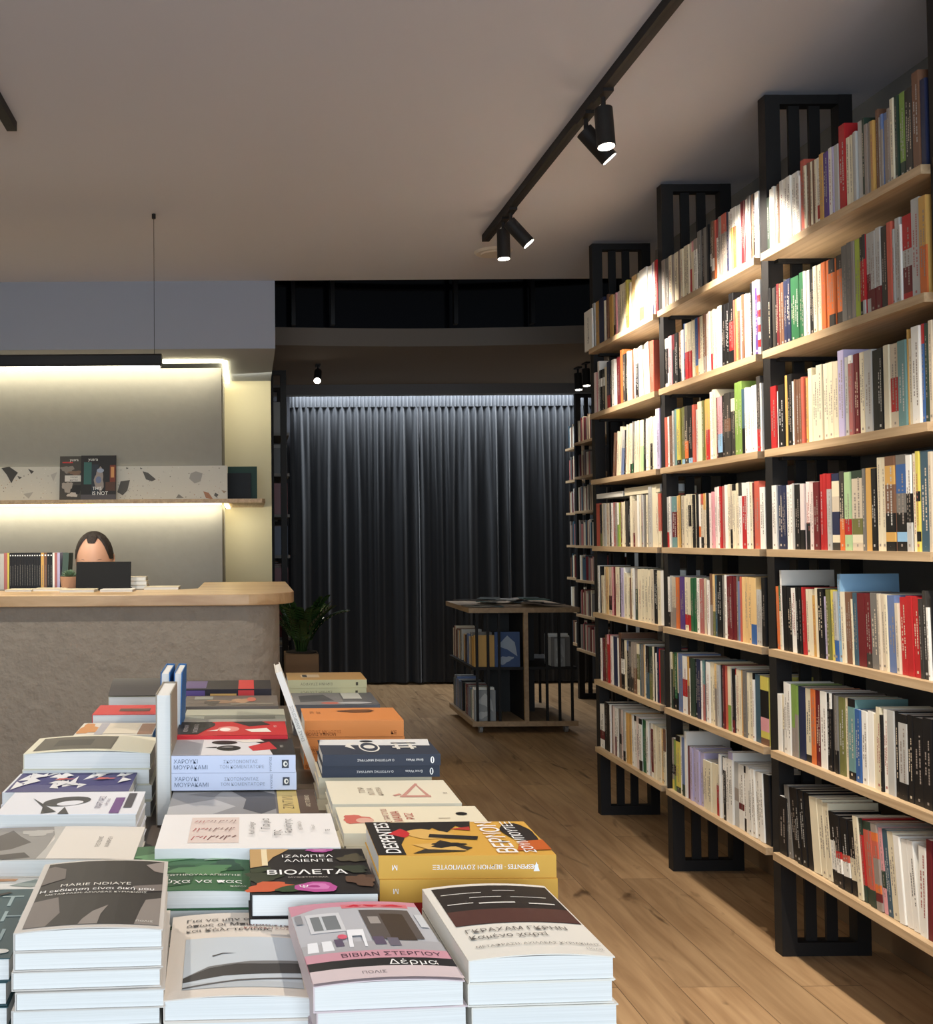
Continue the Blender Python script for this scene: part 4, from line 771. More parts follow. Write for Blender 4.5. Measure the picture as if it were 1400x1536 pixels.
def head_pt(th, ph, g=0):
    """th 0..pi from crown down, ph azimuth, 0 facing -Y"""
    sx, sy, sz = .083, .103, .124
    x = math.sin(th)*math.sin(ph); y = -math.sin(th)*math.cos(ph); z = math.cos(th)
    X, Y, Z = x*sx, y*sy, z*sz
    f = max(0, -y)
    if z < -.1: X *= 1-.28*min(1, (-z-.1)/.9)**1.2*(1 if y < .3 else .6)
    if z < -.3 and y > 0: Y *= 1-.4*(-z-.3)
    # brow, eye hollows, nose, lips, chin
    if f > .5:
        def bump(cx, cz, rx, rz, a): return a*math.exp(-((X-cx)/rx)**2-((Z-cz)/rz)**2)
        Y -= bump(0, -.030, .010, .022, .016)+bump(0, -.046, .014, .009, .012)+bump(.030, .022, .022, .008, .004)+bump(-.030, .022, .022, .008, .004)
        Y += bump(.030, .002, .015, .010, .008)+bump(-.030, .002, .015, .010, .008)
        Y -= bump(0, -.071, .020, .005, .006)+bump(0, -.081, .018, .005, .006)+bump(0, -.104, .02, .012, .008); Y += bump(0, -.076, .02, .002, .003)
    n_ = Vector((x/sx, y/sy, z/sz)).normalized()*g
    tl_ = Matrix.Rotation(.30, 3, 'X')       # looks down a little
    return tl_ @ Vector((X+n_.x, Y+n_.y, Z+n_.z))+Vector(rel(0, 0, HZ))
# skeleton body with skin modifier
bones = [((0, .12, .60), .13, -1), ((0, .12, .78), .125, 0), ((0, .10, .97), .14, 1), ((0, .07, 1.10), .09, 2), ((0, .035, 1.17), .055, 3), ((0, .015, 1.25), .056, 4),
         ((.17, .09, 1.06), .058, 2), ((.22, .10, .88), .046, 6), ((.19, -.07, .80), .038, 7), ((.14, -.17, .80), .028, 8), ((-.17, .09, 1.06), .058, 2), ((-.22, .10, .88), .046, 10), ((-.19, -.07, .80), .038, 11), ((-.14, -.17, .80), .028, 12),
         ((.1, .08, .56), .085, 0), ((.13, -.22, .56), .07, 14), ((.13, -.22, .30), .05, 15), ((.13, -.20, .08), .04, 16), ((.13, -.30, .035), .035, 17), ((-.1, .08, .56), .085, 0), ((-.13, -.22, .56), .07, 19), ((-.13, -.22, .30), .05, 20), ((-.13, -.20, .08), .04, 21), ((-.13, -.30, .035), .035, 22)]
DZ_ = -.165
bones = [((x, y, z+(DZ_ if z > .55 else 0)), r, q) for (x, y, z), r, q in bones]
bones[15] = ((.13, -.22, .47), .07, 14); bones[20] = ((-.13, -.22, .47), .07, 19); bones[14] = ((.1, .08, .41), .085, 0); bones[19] = ((-.1, .08, .41), .085, 0)
hands = []
for s_, w_ in ((1, 9), (-1, 13)):
    base = Vector(bones[w_][0]); hb = len(bones); bones.append((tuple(base+Vector((-.02*s_, -.05, .0))), .024, w_))
    for k, (fx, l) in enumerate(((-.028, .06), (-.010, .07), (.008, .066), (.026, .054))):
        r_ = len(bones); bones.append((tuple(base+Vector((-.02*s_+fx, -.085, .004))), .0095, hb)); bones.append((tuple(base+Vector((-.02*s_+fx, -.085-l*.5, .006))), .0085, r_)); bones.append((tuple(base+Vector((-.02*s_+fx, -.085-l*.9, -.008))), .0075, r_+1))
    r_ = len(bones); bones.append((tuple(base+Vector((-.055*s_, -.055, -.002))), .011, hb)); bones.append((tuple(base+Vector((-.075*s_, -.09, -.006))), .009, r_))
def skin_obj(name, idx, grow, m, parent):
    me = bpy.data.meshes.new(name); mp = {b: i for i, b in enumerate(idx)}
    me.from_pydata([tuple(Vector(bones[b][0])-Vector((0, .12, 0))+Vector((0, .0, 0))) for b in idx], [(mp[b], mp[bones[b][2]]) for b in idx if bones[b][2] in mp], [])
    o = bpy.data.objects.new(name, me); COL.objects.link(o)
    md = o.modifiers.new('skin', 'SKIN'); me.skin_vertices.new() if not me.skin_vertices else None
    for i, b in enumerate(idx):
        r = bones[b][1]+grow; me.skin_vertices[0].data[i].radius = (r*(1.35 if b in (0, 1, 2) else 1), r)
    me.skin_vertices[0].data[0].use_root = True
    sb = o.modifiers.new('sub', 'SUBSURF'); sb.levels = 1; sb.render_levels = 1
    dg = bpy.context.evaluated_depsgraph_get(); me2 = bpy.data.meshes.new_from_object(o.evaluated_get(dg)); bpy.data.objects.remove(o)
    me2.materials.clear(); me2.materials.append(m)
    return me2
full = list(range(len(bones)))
me = skin_obj('b', full, 0, SKIN, per)
mb = MB(); mb.add_mesh(me, lambda p: p, SKIN)
mb.grid(lambda s, q: head_pt(.001+(math.pi-.002)*q, 2*math.pi*s), 64, 48, SKIN)
for s_ in (-1, 1):
    mb.grid(lambda a, b: tuple(Matrix.Rotation(.30, 3, 'X') @ Vector((s_*(.081+.010*math.sin(math.pi*b)*abs(math.cos(math.pi*a))), .012+.016*math.cos(2*math.pi*a)*math.sin(math.pi*b), -.005+.031*math.sin(2*math.pi*a)*math.sin(math.pi*b)))+Vector(rel(0, 0, HZ))), 16, 8, SKIN)
    for cx, r_, mm in ((.030, .0125, mat('eye_white', (230, 226, 220), .2)), (.030, .0062, mat('eye_iris', (50, 36, 28), .2))):
        off = -.0 if r_ > .01 else -.0075
        mb.grid(lambda a, b: tuple(Matrix.Rotation(.30, 3, 'X') @ (Vector((s_*cx, -.083+off, -.001))+Vector((math.sin(math.pi*b)*math.cos(2*math.pi*a), math.sin(math.pi*b)*math.sin(2*math.pi*a), math.cos(math.pi*b)))*r_)+Vector(rel(0, 0, HZ))), 14, 8, mm)
body = mb.build('body', per, smooth=True)
mb = MB()
def hairline(ph):
    a = abs(((ph+math.pi) % (2*math.pi))-math.pi)     # 0 at the face
    if a < .30: return .66
    if a < .85: return .66-.22*math.sin((a-.30)/.55*math.pi/2)
    if a < 1.12: return .44+.98*(a-.85)/.27
    if a < 1.6: return 1.42+.10*(a-1.12)/.48
    return 1.52+.55*min(1, (a-1.6)/.5)
mb.grid(lambda s, q: head_pt(.001+hairline(2*math.pi*s)*q, 2*math.pi*s, (.010-.0078*q**3)+.0016*math.sin(s*180)*math.sin(q*26)), 90, 26, HAIR)
mb.build('hair', per, smooth=True)
mb = MB()
for s_ in (-1, 1):
    mb.grid(lambda a, b: tuple(Matrix.Rotation(.30, 3, 'X') @ Vector((s_*(.014+.034*a), -.0975+.016*a*a, .022+.007*math.sin(a*2.4)+(b-.5)*.008*(1-.5*a)))+Vector(rel(0, 0, HZ))), 8, 2, HAIR)
mb.build('eyebrows', per)
me = skin_obj('s', [0, 1, 2, 3, 6, 7, 8, 10, 11, 12], .010, SHIRT, per); mb = MB(); mb.add_mesh(me, lambda p: p, SHIRT); mb.build('shirt', per, smooth=True)
me = skin_obj('t', [0, 14, 15, 16, 17, 19, 20, 21, 22], .010, TROU, per); mb = MB(); mb.add_mesh(me, lambda p: p, TROU); mb.build('trousers', per, smooth=True)
st = thing('stool', 'black round stool behind the counter under the seated man', 'stool', (HX, HY+.22, 0))
mb = MB(); mb.tube((0, 0, .28), (0, 0, .32), .17, .17, BLACK, 32); mb.build('seat', st)
for k in range(4):
    a = math.pi/4+k*math.pi/2; mb = MB(); mb.tube((math.cos(a)*.18, math.sin(a)*.18, 0), (math.cos(a)*.1, math.sin(a)*.1, .28), .012, .012, BLACK, 12); mb.build('leg', st)

# ------------------------------------------------------------------ niche shelf, terrazzo, display items
NZ = 1.652
sh = thing('wall_shelf', 'slim pale wooden wall shelf with a glowing underside behind the counter', 'shelf', (0, 0, 0))
mb = MB(); mb.prism([(-4.19, 6.20), (.085, 6.20), (.105, 6.24), (.105, 7.145), (-.158, 7.145), (-.158, 6.325), (-4.19, 6.325)], NZ-.024, NZ, WOODS); mb.build('board', sh, fix=True)
mb = MB(); mb.box((-4.1, 6.285, NZ-.034), (-.165, 6.315, NZ-.0245), GLOW); mb.box((-.15, 6.33, NZ-.034), (-.125, 7.12, NZ-.0245), GLOW); mb.build('light_strip', sh, label='glowing light strip')
TER = mat('pale_terrazzo', (196, 192, 180), .5, bump=.02)
tz = thing('terrazzo_panel', 'pale terrazzo upstand with large dark stone chips above the wall shelf', 'wall panel', (0, 0, 0))
mb = MB(); mb.box((-4.19, 6.305, NZ+.0003), (-.128, 6.329, 1.862), TER)
chips = [((48, 44, 36), [(2, 702), (14, 700), (27, 709), (22, 716), (17, 725), (10, 712)]), ((70, 66, 58), [(26, 714), (33, 716), (29, 719)]), ((56, 50, 44), [(42, 703), (51, 707), (47, 711)]), ((70, 64, 54), [(195, 720), (181, 722), (176, 738), (184, 743), (191, 736)]),
         ((72, 66, 56), [(214, 707), (222, 709), (234, 719), (228, 722), (219, 719)]), ((150, 146, 138), [(286, 710), (294, 707), (304, 710), (301, 722), (292, 725), (284, 718)]), ((160, 108, 70), [(305, 737), (313, 739), (320, 749), (309, 747)]), ((76, 72, 62), [(323, 739), (328, 742), (325, 746), (321, 743)]),
         ((120, 116, 106), [(268, 741), (276, 747), (264, 747)]), ((150, 128, 104), [(332, 735), (340, 737), (336, 740)]), ((160, 156, 148), [(35, 741), (50, 738), (43, 748)]), ((60, 54, 46), [(189, 701), (193, 702), (190, 704)]), ((60, 54, 46), [(210, 701), (214, 703), (211, 704)]), ((172, 166, 158), [(76, 712), (86, 708), (80, 722)])]
for rgb, pts in chips: mb.face([tuple(at(u, v, Y=6.3042)) for u, v in reversed(pts)], mat('stone_chip_%d_%d' % (rgb[0], rgb[2]), rgb, .5))
cr2 = random.Random(9)
for k in range(240):
    x, z, s_ = cr2.uniform(-1.6, -.14), cr2.uniform(NZ+.01, 1.855), cr2.uniform(.001, .004); g_ = cr2.choice(((150, 144, 134), (112, 106, 96), (172, 140, 110), (214, 210, 200)))
    mb.face([(x-s_, 6.3045, z), (x, 6.3045, z-s_), (x+s_*1.3, 6.3045, z), (x, 6.3045, z+s_)], mat('stone_chip_%d_%d' % (g_[0], g_[2]), g_, .5))
mb.build('slab', tz)
def mag(label, u0, v0, u1, Y, base, art, lean=.10, name='magazine'):
    a = at(u0, 748, Y=Y); w = at(u1, 748, Y=Y).x-a.x; h = (at(u0, v0, Y=Y).z-NZ)/math.cos(lean)
    t = thing(name, label, 'magazine', (a.x, Y, NZ+.0003)); t.rotation_euler.x = -lean
    mb = MB(); mb.box((0, 0, 0), (w, .004, h), col(base)); mb.build('pages', t)
    mb = MB(); put_art(mb, art, lambda x, y, h_: (x, -h_, y), w, h); mb.build('cover_print', t); return t
mag('grey photo-collage magazine on the wall shelf, tucked behind the other', 89, 684, 128, 6.262, (96, 92, 88), [('r', (70, 66, 62), 0, 0, 1, 1), ('e', (130, 122, 114), .3, .7, .25, .08, 0, .2), ('e', (40, 38, 36), .6, .25, .3, .1, 0, .2), ('e', (160, 150, 140), .3, .3, .2, .12, 0, .2), ('e', (190, 180, 170), .5, .12, .2, .05, 0, .2), ('e', (120, 96, 80), .6, .62, .25, .05, 0, .2), ('r', (180, 60, 60), .1, .84, .5, .87), ('r', (206, 200, 192), .2, .42, .98, .56),
    ('t', 'k', 'ΨΑΧΝΩ', .55, .52, .009, 0), ('t', 'k', 'ΚΑΡΤΑΛ', .55, .455, .009, 0), ('t', 'w', 'yusra', .55, .92, .018, 0)])
mag('magazine with a dark street photograph on the wall shelf, in front of the grey one', 121, 683, 174, 6.238, (60, 58, 60), [('r', (44, 42, 42), 0, 0, 1, 1), ('r', (60, 100, 96), .08, .35, .3, .85), ('r', (50, 56, 64), .3, .1, .5, .8), ('e', (150, 140, 134), .52, .45, .13, .26, 0, .15), ('e', (110, 120, 150), .5, .45, .08, .08), ('r', (120, 60, 44), .82, .4, .98, .78), ('r', (206, 150, 96), .85, .5, .94, .74), ('r', (86, 60, 50), .7, .2, .98, .4), ('e', (150, 160, 180), .55, .66, .1, .05), ('r', (84, 80, 84), 0, 0, 1, .12),
    ('t', 'w', 'yusra', .34, .92, .020, 0), ('t', 'W', 'THIS', .46, .26, .020, 0), ('t', 'W', 'IS NOT', .55, .15, .022, 0)])
flb = at(341, 748, Y=6.6)
for lab, u0, u1, v0, Y, c1 in (('dark green book upright at the end of the wall shelf, behind the black one', 342, 386, 700, 6.75, (34, 66, 54)), ('smaller black book upright at the end of the wall shelf', 341.5, 377, 710, 6.70, (20, 20, 20))):
    a = at(u0, 748, Y=Y); w = at(u1, 748, Y=Y).x-a.x; h = at(u0, v0, Y=Y).z-NZ
    t = thing('book', lab, 'book', (a.x, Y, NZ+.0003)); mb = MB(); mb.box((0, 0, 0), (w, .0015, h), col(c1)); mb.box((0, .0185, 0), (w, .02, h), col(c1)); mb.box((0, .0015, 0), (.0015, .0185, h), col(c1)); mb.build('cover', t, fix=True)
    mb = MB(); mb.box((.0016, .0016, .002), (w-.002, .0184, h-.002), MATS['pages']); mb.build('page_block', t)

# ------------------------------------------------------------------ lamps
LENS = mat('lit_lamp_lens', (255, 244, 224), emit=14)
def spot(label, u, v, zc, aim, power, size=1.0, name='track_spotlight', mount=None, ang=52, cat='spotlight', off=None, colr=NEUT):
    """body hangs below the point of the rail that shows at pixel u, v; aim: direction of the beam"""
    top = at(u, v, Z=zc) if off is None else Vector(off)
    t = thing(name, label, cat, tuple(top), 'spotlights on the ceiling tracks' if name == 'track_spotlight' else 'small ceiling spotlights of the back room')
    s = size; mb = MB(); mb.box((-.018*s, -.05*s, -.012), (.018*s, .05*s, -.0002), BLACK); mb.build('adapter', t)
    mb = MB(); mb.tube((0, 0, -.012), (0, 0, -.055*s), .008*s, .008*s, BLACK, 12); mb.build('stem', t)
    d = Vector(aim).normalized(); c0 = Vector((0, 0, -.062*s))-d*.012*s; c1 = c0+d*.135*s; R_ = .030*s
    mb = MB(); mb.tube(c0, c1, R_, R_, BLACK, 32); mb.build('body', t, smooth=False, bevel=.0015)
    mb = MB(); mb.tube(c1-d*.001, c1+d*.0012, R_*.88, R_*.88, LENS, 32); mb.build('lens', t, label='glowing round lens')
    if power:
        o = lamp('SPOT', 'spot_beam', (0, 0, 0), power, colr, None, spot_size=math.radians(ang), spot_blend=.6, shadow_soft_size=.03)
        o.matrix_world = Matrix.Translation(top+c1+d*.006) @ d.to_track_quat('-Z', 'Y').to_matrix().to_4x4()
    return t
# right-hand track: runs parallel to the bookcase
TX = 1.20; TB = CZ-.034
tr = thing('lighting_track', 'black ceiling lighting track running above the aisle beside the bookcase', 'track', (0, 0, 0))
mb = MB(); mb.box((TX-.018, -1.5, TB), (TX+.018, 5.06, CZ-.0003), BLACK); mb.box((TX-.006, -1.5, TB-.0006), (TX+.006, 5.04, TB), mat('track_groove', (8, 8, 8), .7)); mb.build('rail', tr)
tr2 = thing('lighting_track', 'short end of a second black ceiling lighting track above the counter side', 'track', (0, 0, 0))
e2 = at(18, 197, Z=TB)
mb = MB(); mb.box((e2.x-.018, -1.5, TB), (e2.x+.018, e2.y, CZ-.0003), BLACK); mb.build('rail', tr2)
def rail(u):    # the y of the rail that shows at pixel column u
    lo, hi = 2.5, 6
    for _ in range(30):
        m_ = (lo+hi)/2
        if proj((TX, m_, TB))[0] > u: lo = m_
        else: hi = m_
    return (TX, lo, TB)
SHELF_AIM = (.62, .15, -.77)
spot('upright black track spotlight with a bright lens, nearest on the ceiling track', 0, 0, 0, (.02, -.12, -1), 60, off=rail(905), ang=75)
spot('tilted black track spotlight half hidden behind the upright one near it', 0, 0, 0, (.60, -.05, -.72), 140, off=rail(879), ang=70)
spot('upright black track spotlight at the far end of the ceiling track', 0, 0, 0, (.0, -.03, -1), 22, off=rail(755), ang=75)
spot('tilted black track spotlight near the far end of the ceiling track, aimed at the shelves', 0, 0, 0, (.60, -.12, -.74), 140, off=rail(766), ang=70)
# the tracks carry on over the photographer
lamp('SPOT', 'spot_beam', (TX, 1.9, TB-.16), 170, NEUT, (FX, 1.9, 1.2), spot_size=math.radians(85), spot_blend=.7, shadow_soft_size=.03)
lamp('SPOT', 'spot_beam', (TX, 1.2, TB-.16), 60, NEUT, (.0, 1.6, 1.0), spot_size=math.radians(55), spot_blend=.6, shadow_soft_size=.03)
lamp('SPOT', 'spot_beam', (e2.x, 2.6, TB-.16), 60, NEUT, (-.1, 1.9, 1.0), spot_size=math.radians(60), spot_blend=.6, shadow_soft_size=.03)
lamp('SPOT', 'spot_beam', (e2.x, 3.3, TB-.16), 55, NEUT, (-.9, 4.6, .8), spot_size=math.radians(80), spot_blend=.8, shadow_soft_size=.03)
p = at(740, 377, Z=CZ); t = thing('smoke_detector', 'flat round white disc on the ceiling beyond the end of the track', 'smoke detector', tuple(p))
mb = MB(); WP = mat('white_plastic', (206, 200, 190), .5); mb.tube((0, 0, -.012), (0, 0, -.0003), .088, .1, WP, 40); mb.build('disc', t)
mb = MB(); mb.tube((0, 0, -.018), (0, 0, -.0121), .06, .066, WP, 32); mb.box((.02, -.004, -.0185), (.05, .004, -.018), pm('k')); mb.build('cap', t)
# back-room spots
BZ = 2.85
for lab, u, v, aim in (('small black spotlight shining towards the room, left of the curtain top', 477, 547, (-.10, -.75, -.65)), ('small black spotlight by the far bookcase, the nearer of the pair', 879, 544, (0, -.1, -1)), ('small black spotlight by the far bookcase, the farther of the pair', 867, 551, (0, -.1, -1))):
    spot(lab, u, v, BZ, aim, 7, size=1.05, name='ceiling_spotlight', ang=80)
# linear pendant above the counter
PY_ = 4.70; pr = at(243, 543, Y=PY_); PZ = pr.z; PXR = pr.x
pe = thing('linear_pendant_lamp', 'long black linear pendant lamp with a glowing underside above the counter', 'lamp', (PXR-1.5, PY_, PZ))
mb = MB(); mb.prism([(-.03, -.022), (.03, -.022), (.034, -.010), (.034, .026), (.026, .034), (-.026, .034), (-.034, .026), (-.034, -.010)], -1.5, 1.5, BLACK, 'X'); mb.build('housing', pe, fix=True)
mb = MB(); mb.box((-1.49, -.026, -.032), (1.49, .026, -.0222), mat('pendant_diffuser', (255, 246, 222), emit=9)); mb.build('diffuser', pe, label='glowing diffuser strip')
for xw in (-.035, -2.9):
    mb = MB(); q = at(233, 318, Z=CZ); mb.tube((1.5+xw, 0, .034), (1.5+xw, 0, CZ-PZ-.02), .0013, .0013, BLACK, 8); mb.build('cable', pe)
    mb = MB(); mb.tube((1.5+xw, 0, CZ-PZ-.022), (1.5+xw, 0, CZ-PZ-.0003), .009, .009, BLACK, 16); mb.build('ceiling_cap', pe)
lamp('AREA', 'pendant_light', (PXR-1.5, PY_, PZ-.036), 16, (1, .95, .82), (PXR-1.5, PY_, 0), shape='RECTANGLE', size=2.95, size_y=.05)

# ------------------------------------------------------------------ back room furniture
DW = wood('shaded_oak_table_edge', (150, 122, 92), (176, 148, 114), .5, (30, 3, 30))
TX0, TX1, TY0, TY1 = 1.595, 2.35, 7.30, 8.15
ct = thing('display_trolley', 'low wheeled display table with oak top, open sides and books, before the curtain', 'display table', (TX0, TY0, 0))
Wt, Dt = TX1-TX0, TY1-TY0
mb = MB(); mb.box((-.02, 0, .865), (Wt+.02, Dt, .90), DW); mb.build('top', ct)
mb = MB(); mb.box((0, 0, .055), (Wt, Dt, .09), DW); mb.build('base', ct)
mb = MB(); mb.box((.375, .004, .09), (.405, .03, .865), DW); mb.box((.3755, .03, .09), (.4045, Dt-.004, .865), mat('dark_divider_panel', (34, 31, 28), .6)); mb.build('centre_panel', ct)
DKP = mat('dark_divider_panel', (40, 38, 36), .6)
for xa, xb in ((.18, .374), (.406, .56)):
    mb = MB(); mb.box((xa, Dt/2-.01, .0902), (xb, Dt/2+.01, .8648), DKP); mb.build('divider', ct)
for x0_, x1_ in ((0, .374), (.406, Wt)):
    mb = MB(); mb.box((x0_, .02, .455), (x1_, Dt-.02, .475), BLACK); mb.build('shelf', ct)
for x_ in (.03, .11, .19, .53, .62, .71):
    for y_ in (.012, Dt-.03): mb = MB(); mb.box((x_, y_, .0902), (x_+.018, y_+.012, .8648), BLACK); mb.build('bar', ct)
for x_ in (.07, Wt-.07):
    for y_ in (.07, Dt-.07):
        mb = MB(); mb.tube((x_-.012, y_, .026), (x_+.012, y_, .026), .026, .026, mat('caster_rubber', (150, 146, 140), .4), 20); mb.box((x_-.02, y_-.012, .04), (x_+.02, y_+.012, .0548), mat('caster_steel', (150, 150, 150), .3, metal=1)); mb.build('caster', ct)
tr3 = random.Random(21)
def place_side(xs, z, y0, y1, inward, where, cols, hs=(.2, .24)):
    y_ = y0; i = 0
    while y_ < y1:
        T = tr3.uniform(.018, .04); code = tr3.choice(cols); H = tr3.uniform(*hs)
        cov, pg, pr_ = book_mbs(T, H, .15, code, [], tr3, True)
        t = thing('trolley_book', f'{NAMES[code]} book standing on the {where} of the wheeled display table', 'book', (TX0+xs, TY0+y_+(0 if inward > 0 else T), z), f'books on the {where} of the wheeled table')
        if inward < 0: t.rotation_euler.z = math.pi
        cov.build('cover', t); pg.build('page_block', t)
        if pr_: pr_.build('spine_print', t)
        y_ += T+.0006; i += 1
place_side(.025, .4755, .045, .375, 1, 'upper left shelf', 'KBiCsgTud'); place_side(.025, .4755, .46, .78, 1, 'upper left shelf', 'mKBiCsg')
place_side(.025, .0905, .045, .375, 1, 'lower left shelf', 'ugskmtw'); place_side(.025, .0905, .46, .78, 1, 'lower left shelf', 'Sgkud')
place_side(Wt-.025, .4755, .045, .20, -1, 'upper right shelf', 'sgw')
# picture books facing the near end
for k, (x_, z, w, h, c1, c2, lab) in enumerate(((.17, .4755, .18, .25, (66, 84, 120), (150, 160, 172), 'blue patterned picture book facing out on the upper shelf of the wheeled table'), (.02, .0905, .15, .22, (150, 152, 150), (190, 190, 186), 'pale grey book facing out on the lower shelf of the wheeled table'),
                                      (.60, .4755, .075, .20, (150, 150, 146), (170, 170, 166), 'pale upright book facing out on the right side of the wheeled table'))):
    t = thing('book', lab, 'book', (TX0+x_, TY0+.028, z)); mb = MB(); mb.box((0, 0, 0), (w, .012, h), col(c1)); mb.build('cover', t); mb = MB(); put_art(mb, [('p', c2, [(.1, .6), (.5, .9), (.8, .7), (.9, .3), (.5, .5)]), ('e', c2, .4, .2, .3, .1, .3, .2)], lambda x, y, h_: (x, -h_, y), w, h); mb.build('cover_print', t)
mg = random.Random(4)
for k in range(13):
    w, d = .15, .21; x_, y_ = mg.uniform(.05, Wt-.14), mg.uniform(.12, Dt-.16); cc = mg.choice(((72, 104, 100), (110, 118, 118), (140, 120, 104), (58, 84, 82), (150, 146, 138), (90, 80, 74)))
    nm = {(72, 104, 100): 'green', (110, 118, 118): 'grey', (140, 120, 104): 'tan', (58, 84, 82): 'dark green', (150, 146, 138): 'pale', (90, 80, 74): 'brown'}[cc]
    t = thing('magazine', f'{nm} magazine lying among the others on top of the wheeled display table', 'magazine', (TX0+x_, TY0+y_, .9003+.0042*k), 'magazines spread on the wheeled table'); t.rotation_euler.z = mg.uniform(-.9, .9)
    mb = MB(); mb.box((-w/2, -d/2, 0), (w/2, d/2, .004), am(cc)); mb.build('pages', t); mb = MB(); put_art(mb, [('r', tuple(min(255, c_+40) for c_ in cc), .1, .1, .9, .45), ('e', tuple(int(c_*.6) for c_ in cc), .5, .7, .3, .15, 0, .2)], lambda x, y, h_: (x-w/2, y-d/2, .004+h_), w, d); mb.build('cover_print', t)

# left bookcase of the back room, beyond the counter
lb = thing('bookcase', 'tall black ladder-frame bookcase in the back room beside the curtain, left', 'bookcase', (0, 0, 0)); lb['label'] = 'tall black ladder-frame bookcase between the counter pier and the curtain'
for y_ in (7.66, 8.53, 9.40): ladder(.01, .283, y_, 2.68, lb)
fb = thing('bookcase', 'black ladder-frame bookcase with oak shelves at the far right of the curtain', 'bookcase', (0, 0, 0))
for y_ in (8.30, 9.20): ladder(3.02, .28, y_, 2.70, fb) if False else None
for k in range(7):
    z = .33+.31*k
    for y0 in (7.66, 8.53): mb = MB(); mb.box((-.0+.012, y0+FT, z), (.315, y0+.87, z+.022), mat('dim_grey_shelf', (110, 106, 100), .6)); mb.build('shelf_board', lb)
sp = random.Random(8); m2 = MB()
def mass_add(m2, mbs, M):
    for q in mbs:
        if not q: continue
        n_ = len(m2.v); m2.v += [tuple(M @ Vector(v)) for v in q.v]; mi = [m2.mi(m) for m in q.mats]
        for f, m in zip(q.f, q.m): m2.f.append([n_+i for i in f]); m2.m.append(mi[m])
for k in range(7):
    for y0 in (7.66+FT+.01, 8.53+FT+.01):
        y_ = y0
        while y_ < y0+.76:
            T = sp.uniform(.015, .035); H = sp.uniform(.19, .24); cov, pg, _ = book_mbs(T, H, .15, sp.choice('kdgwcmBns'), [], sp, False)
            mass_add(m2, (cov, pg), Matrix.Translation((.30, y_+T, .352+.31*k)) @ Matrix.Rotation(math.pi, 4, 'Z')); y_ += T+.001
o = m2.build('back_room_books'); tag(o, 'rows of book spines on the dark bookcase beyond the counter pier', 'books', None, 'stuff')
# far right bookcase
FRX = at(864, 800, Y=8.9).x
for y_ in (8.05, 8.86): ladder(FRX, .28, y_, 2.66, fb)
m2 = MB()
for k in range(7):
    z = .42+.297*k; mb = MB(); mb.box((FRX-.02, 8.05+FT, z), (FRX+.27, 8.86, z+.022), WOODS); mb.build('shelf_board', fb)
    mb = MB(); mb.box((FRX+.09, 8.86+FT, z), (FRX+.27+.12, 9.45, z+.022), WOODS); mb.build('shelf_board', fb)
    for y0, y1 in ((8.11, 8.83), (8.93, 9.42)):
        y_ = y0
        while y_ < y1-.03:
            T = sp.uniform(.015, .035); H = sp.uniform(.18, .22); cov, pg, _ = book_mbs(T, H, .15, sp.choice('iKBghcmdSw'), [], sp, False); mass_add(m2, (cov, pg), Matrix.Translation((FRX+.0 if y0 < 8.5 else FRX+.11, y_, z+.0222))); y_ += T+.001
mb = MB(); mb.box((FRX+.36, 9.40, 0), (FRX+.39, 9.44, 2.66), BLACK); mb.build('post', fb)
o = m2.build('far_bookcase_books'); tag(o, 'rows of book spines on the far oak shelves beside the curtain edge', 'books', None, 'stuff')

# plant beside the counter
px_ = at(452, 990, Y=6.7)
pl = thing('potted_zz_plant', 'glossy dark green leafy plant in a tall brown planter beside the counter end', 'plant', (px_.x, 6.7, 0))
mb = MB(); mb.prism([(-.11, -.11), (.11, -.11), (.11, .11), (-.11, .11)], 0, .66, mat('brown_card_planter', (118, 92, 66), .8)); mb.build('planter', pl, bevel=.006)
mb = MB(); mb.tube((0, 0, .6602), (0, 0, .668), .10, .10, mat('potting_soil', (40, 32, 26), .95, bump=.5), 24); mb.build('soil', pl)
LF = mat('glossy_dark_leaf', (36, 60, 28), .25, var=.3, bscale=20); stm = MB(); lv = MB(); pr3 = random.Random(2)
def leaf(b, d, nrm, l, w):
    s_ = d.cross(nrm).normalized()*w; c_ = b+d*l*.5+nrm*.006
    lv.face([b, b+d*l*.3-s_*.9, c_-s_, b+d*l*.8-s_*.6, b+d*l, c_], LF); lv.face([b, c_, b+d*l, b+d*l*.8+s_*.6, b+d*l*.5+s_, b+d*l*.3+s_*.9], LF)
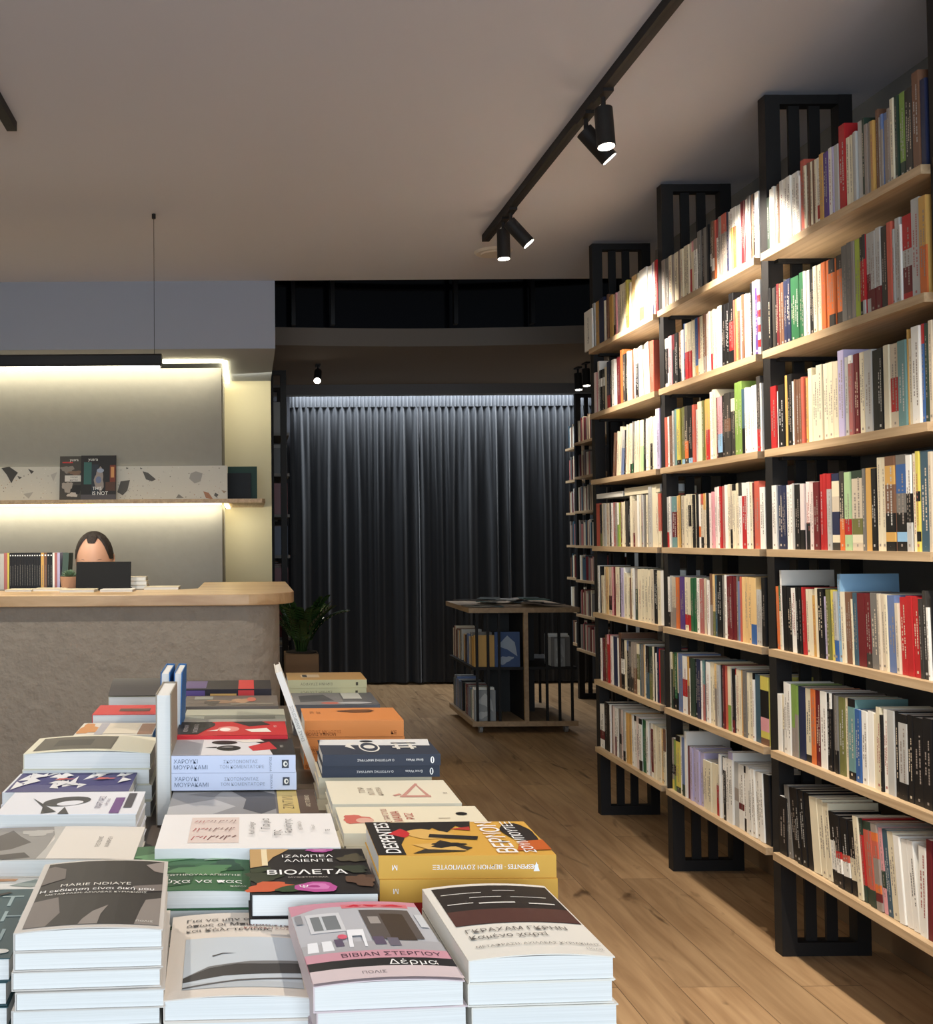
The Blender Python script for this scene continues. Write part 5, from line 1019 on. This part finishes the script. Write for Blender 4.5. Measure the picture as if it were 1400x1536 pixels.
for k in range(20):
    a = k*2.4; tilt = pr3.uniform(.2, 1.3); L_ = pr3.uniform(.22, .40); p0 = Vector((.03*math.cos(a), .03*math.sin(a), .665)); prev = p0
    for q in range(1, 15):
        f_ = q/14; bend = tilt*f_; d = Vector((math.cos(a)*math.sin(bend+.1), math.sin(a)*math.sin(bend+.1), math.cos(bend+.1))); nx = prev+d*L_/14
        stm.tube(prev, nx, .006*(1-.6*f_), .006*(1-.6*f_), LF, 6, False)
        if q > 3:
            side = d.cross(Vector((math.cos(a), math.sin(a), .3))).normalized()
            for s_ in (-1, 1): leaf(nx, (side*s_+d*.7).normalized(), d.cross(side*s_).normalized(), pr3.uniform(.055, .08), .021)
        prev = nx
stm.build('stems', pl); lv.build('leaves', pl)

# two books lying on top of the row on the middle shelf of the farthest bay, and a thin one before the end post
zt = SZ[3]+ST+.2385
ya, yb_ = solve_y(933, BX, zt), solve_y(895, BX, zt)
for lab, u0, u1, th, code in (('white book lying flat on top of the cream row, middle shelf, farthest bay', 894, 933, .024, 'w'), ('cream book lying flat on top of the row beside the second post, middle shelf', 936, 989, .034, 'c')):
    y1, y0 = solve_y(u0, BX, zt), solve_y(u1, BX, zt)
    t = thing('paperback_book', lab, 'book', (BX+.004, y0, zt)); mb = MB(); L_ = y1-y0; mb.box((0, 0, 0), (.0015, L_, th), pm(code)); mb.box((.0015, 0, 0), (.14, L_, .0012), pm(code)); mb.box((.0015, 0, th-.0012), (.14, L_, th), pm(code)); mb.build('cover', t, fix=True)
    mb = MB(); mb.box((.0016, .002, .0013), (.138, L_-.002, th-.0013), MATS['pages']); mb.build('page_block', t)
z_ = SZ[6]+ST
t = thing('booklet', 'thin white booklet with a handwritten title propped before the end post, top shelf', 'booklet', (1.749, 5.125, z_)); mb = MB(); mb.box((0, 0, 0), (.009, .115, .205), pm('w')); mb.build('pages', t)
mb = MB(); put_art(mb, [('t', 'k', 'Μπουκάλια', .5, .5, .018, 90)], lambda a, b, h: (-h, .115-a, b), .115, .205); mb.build('cover_print', t)
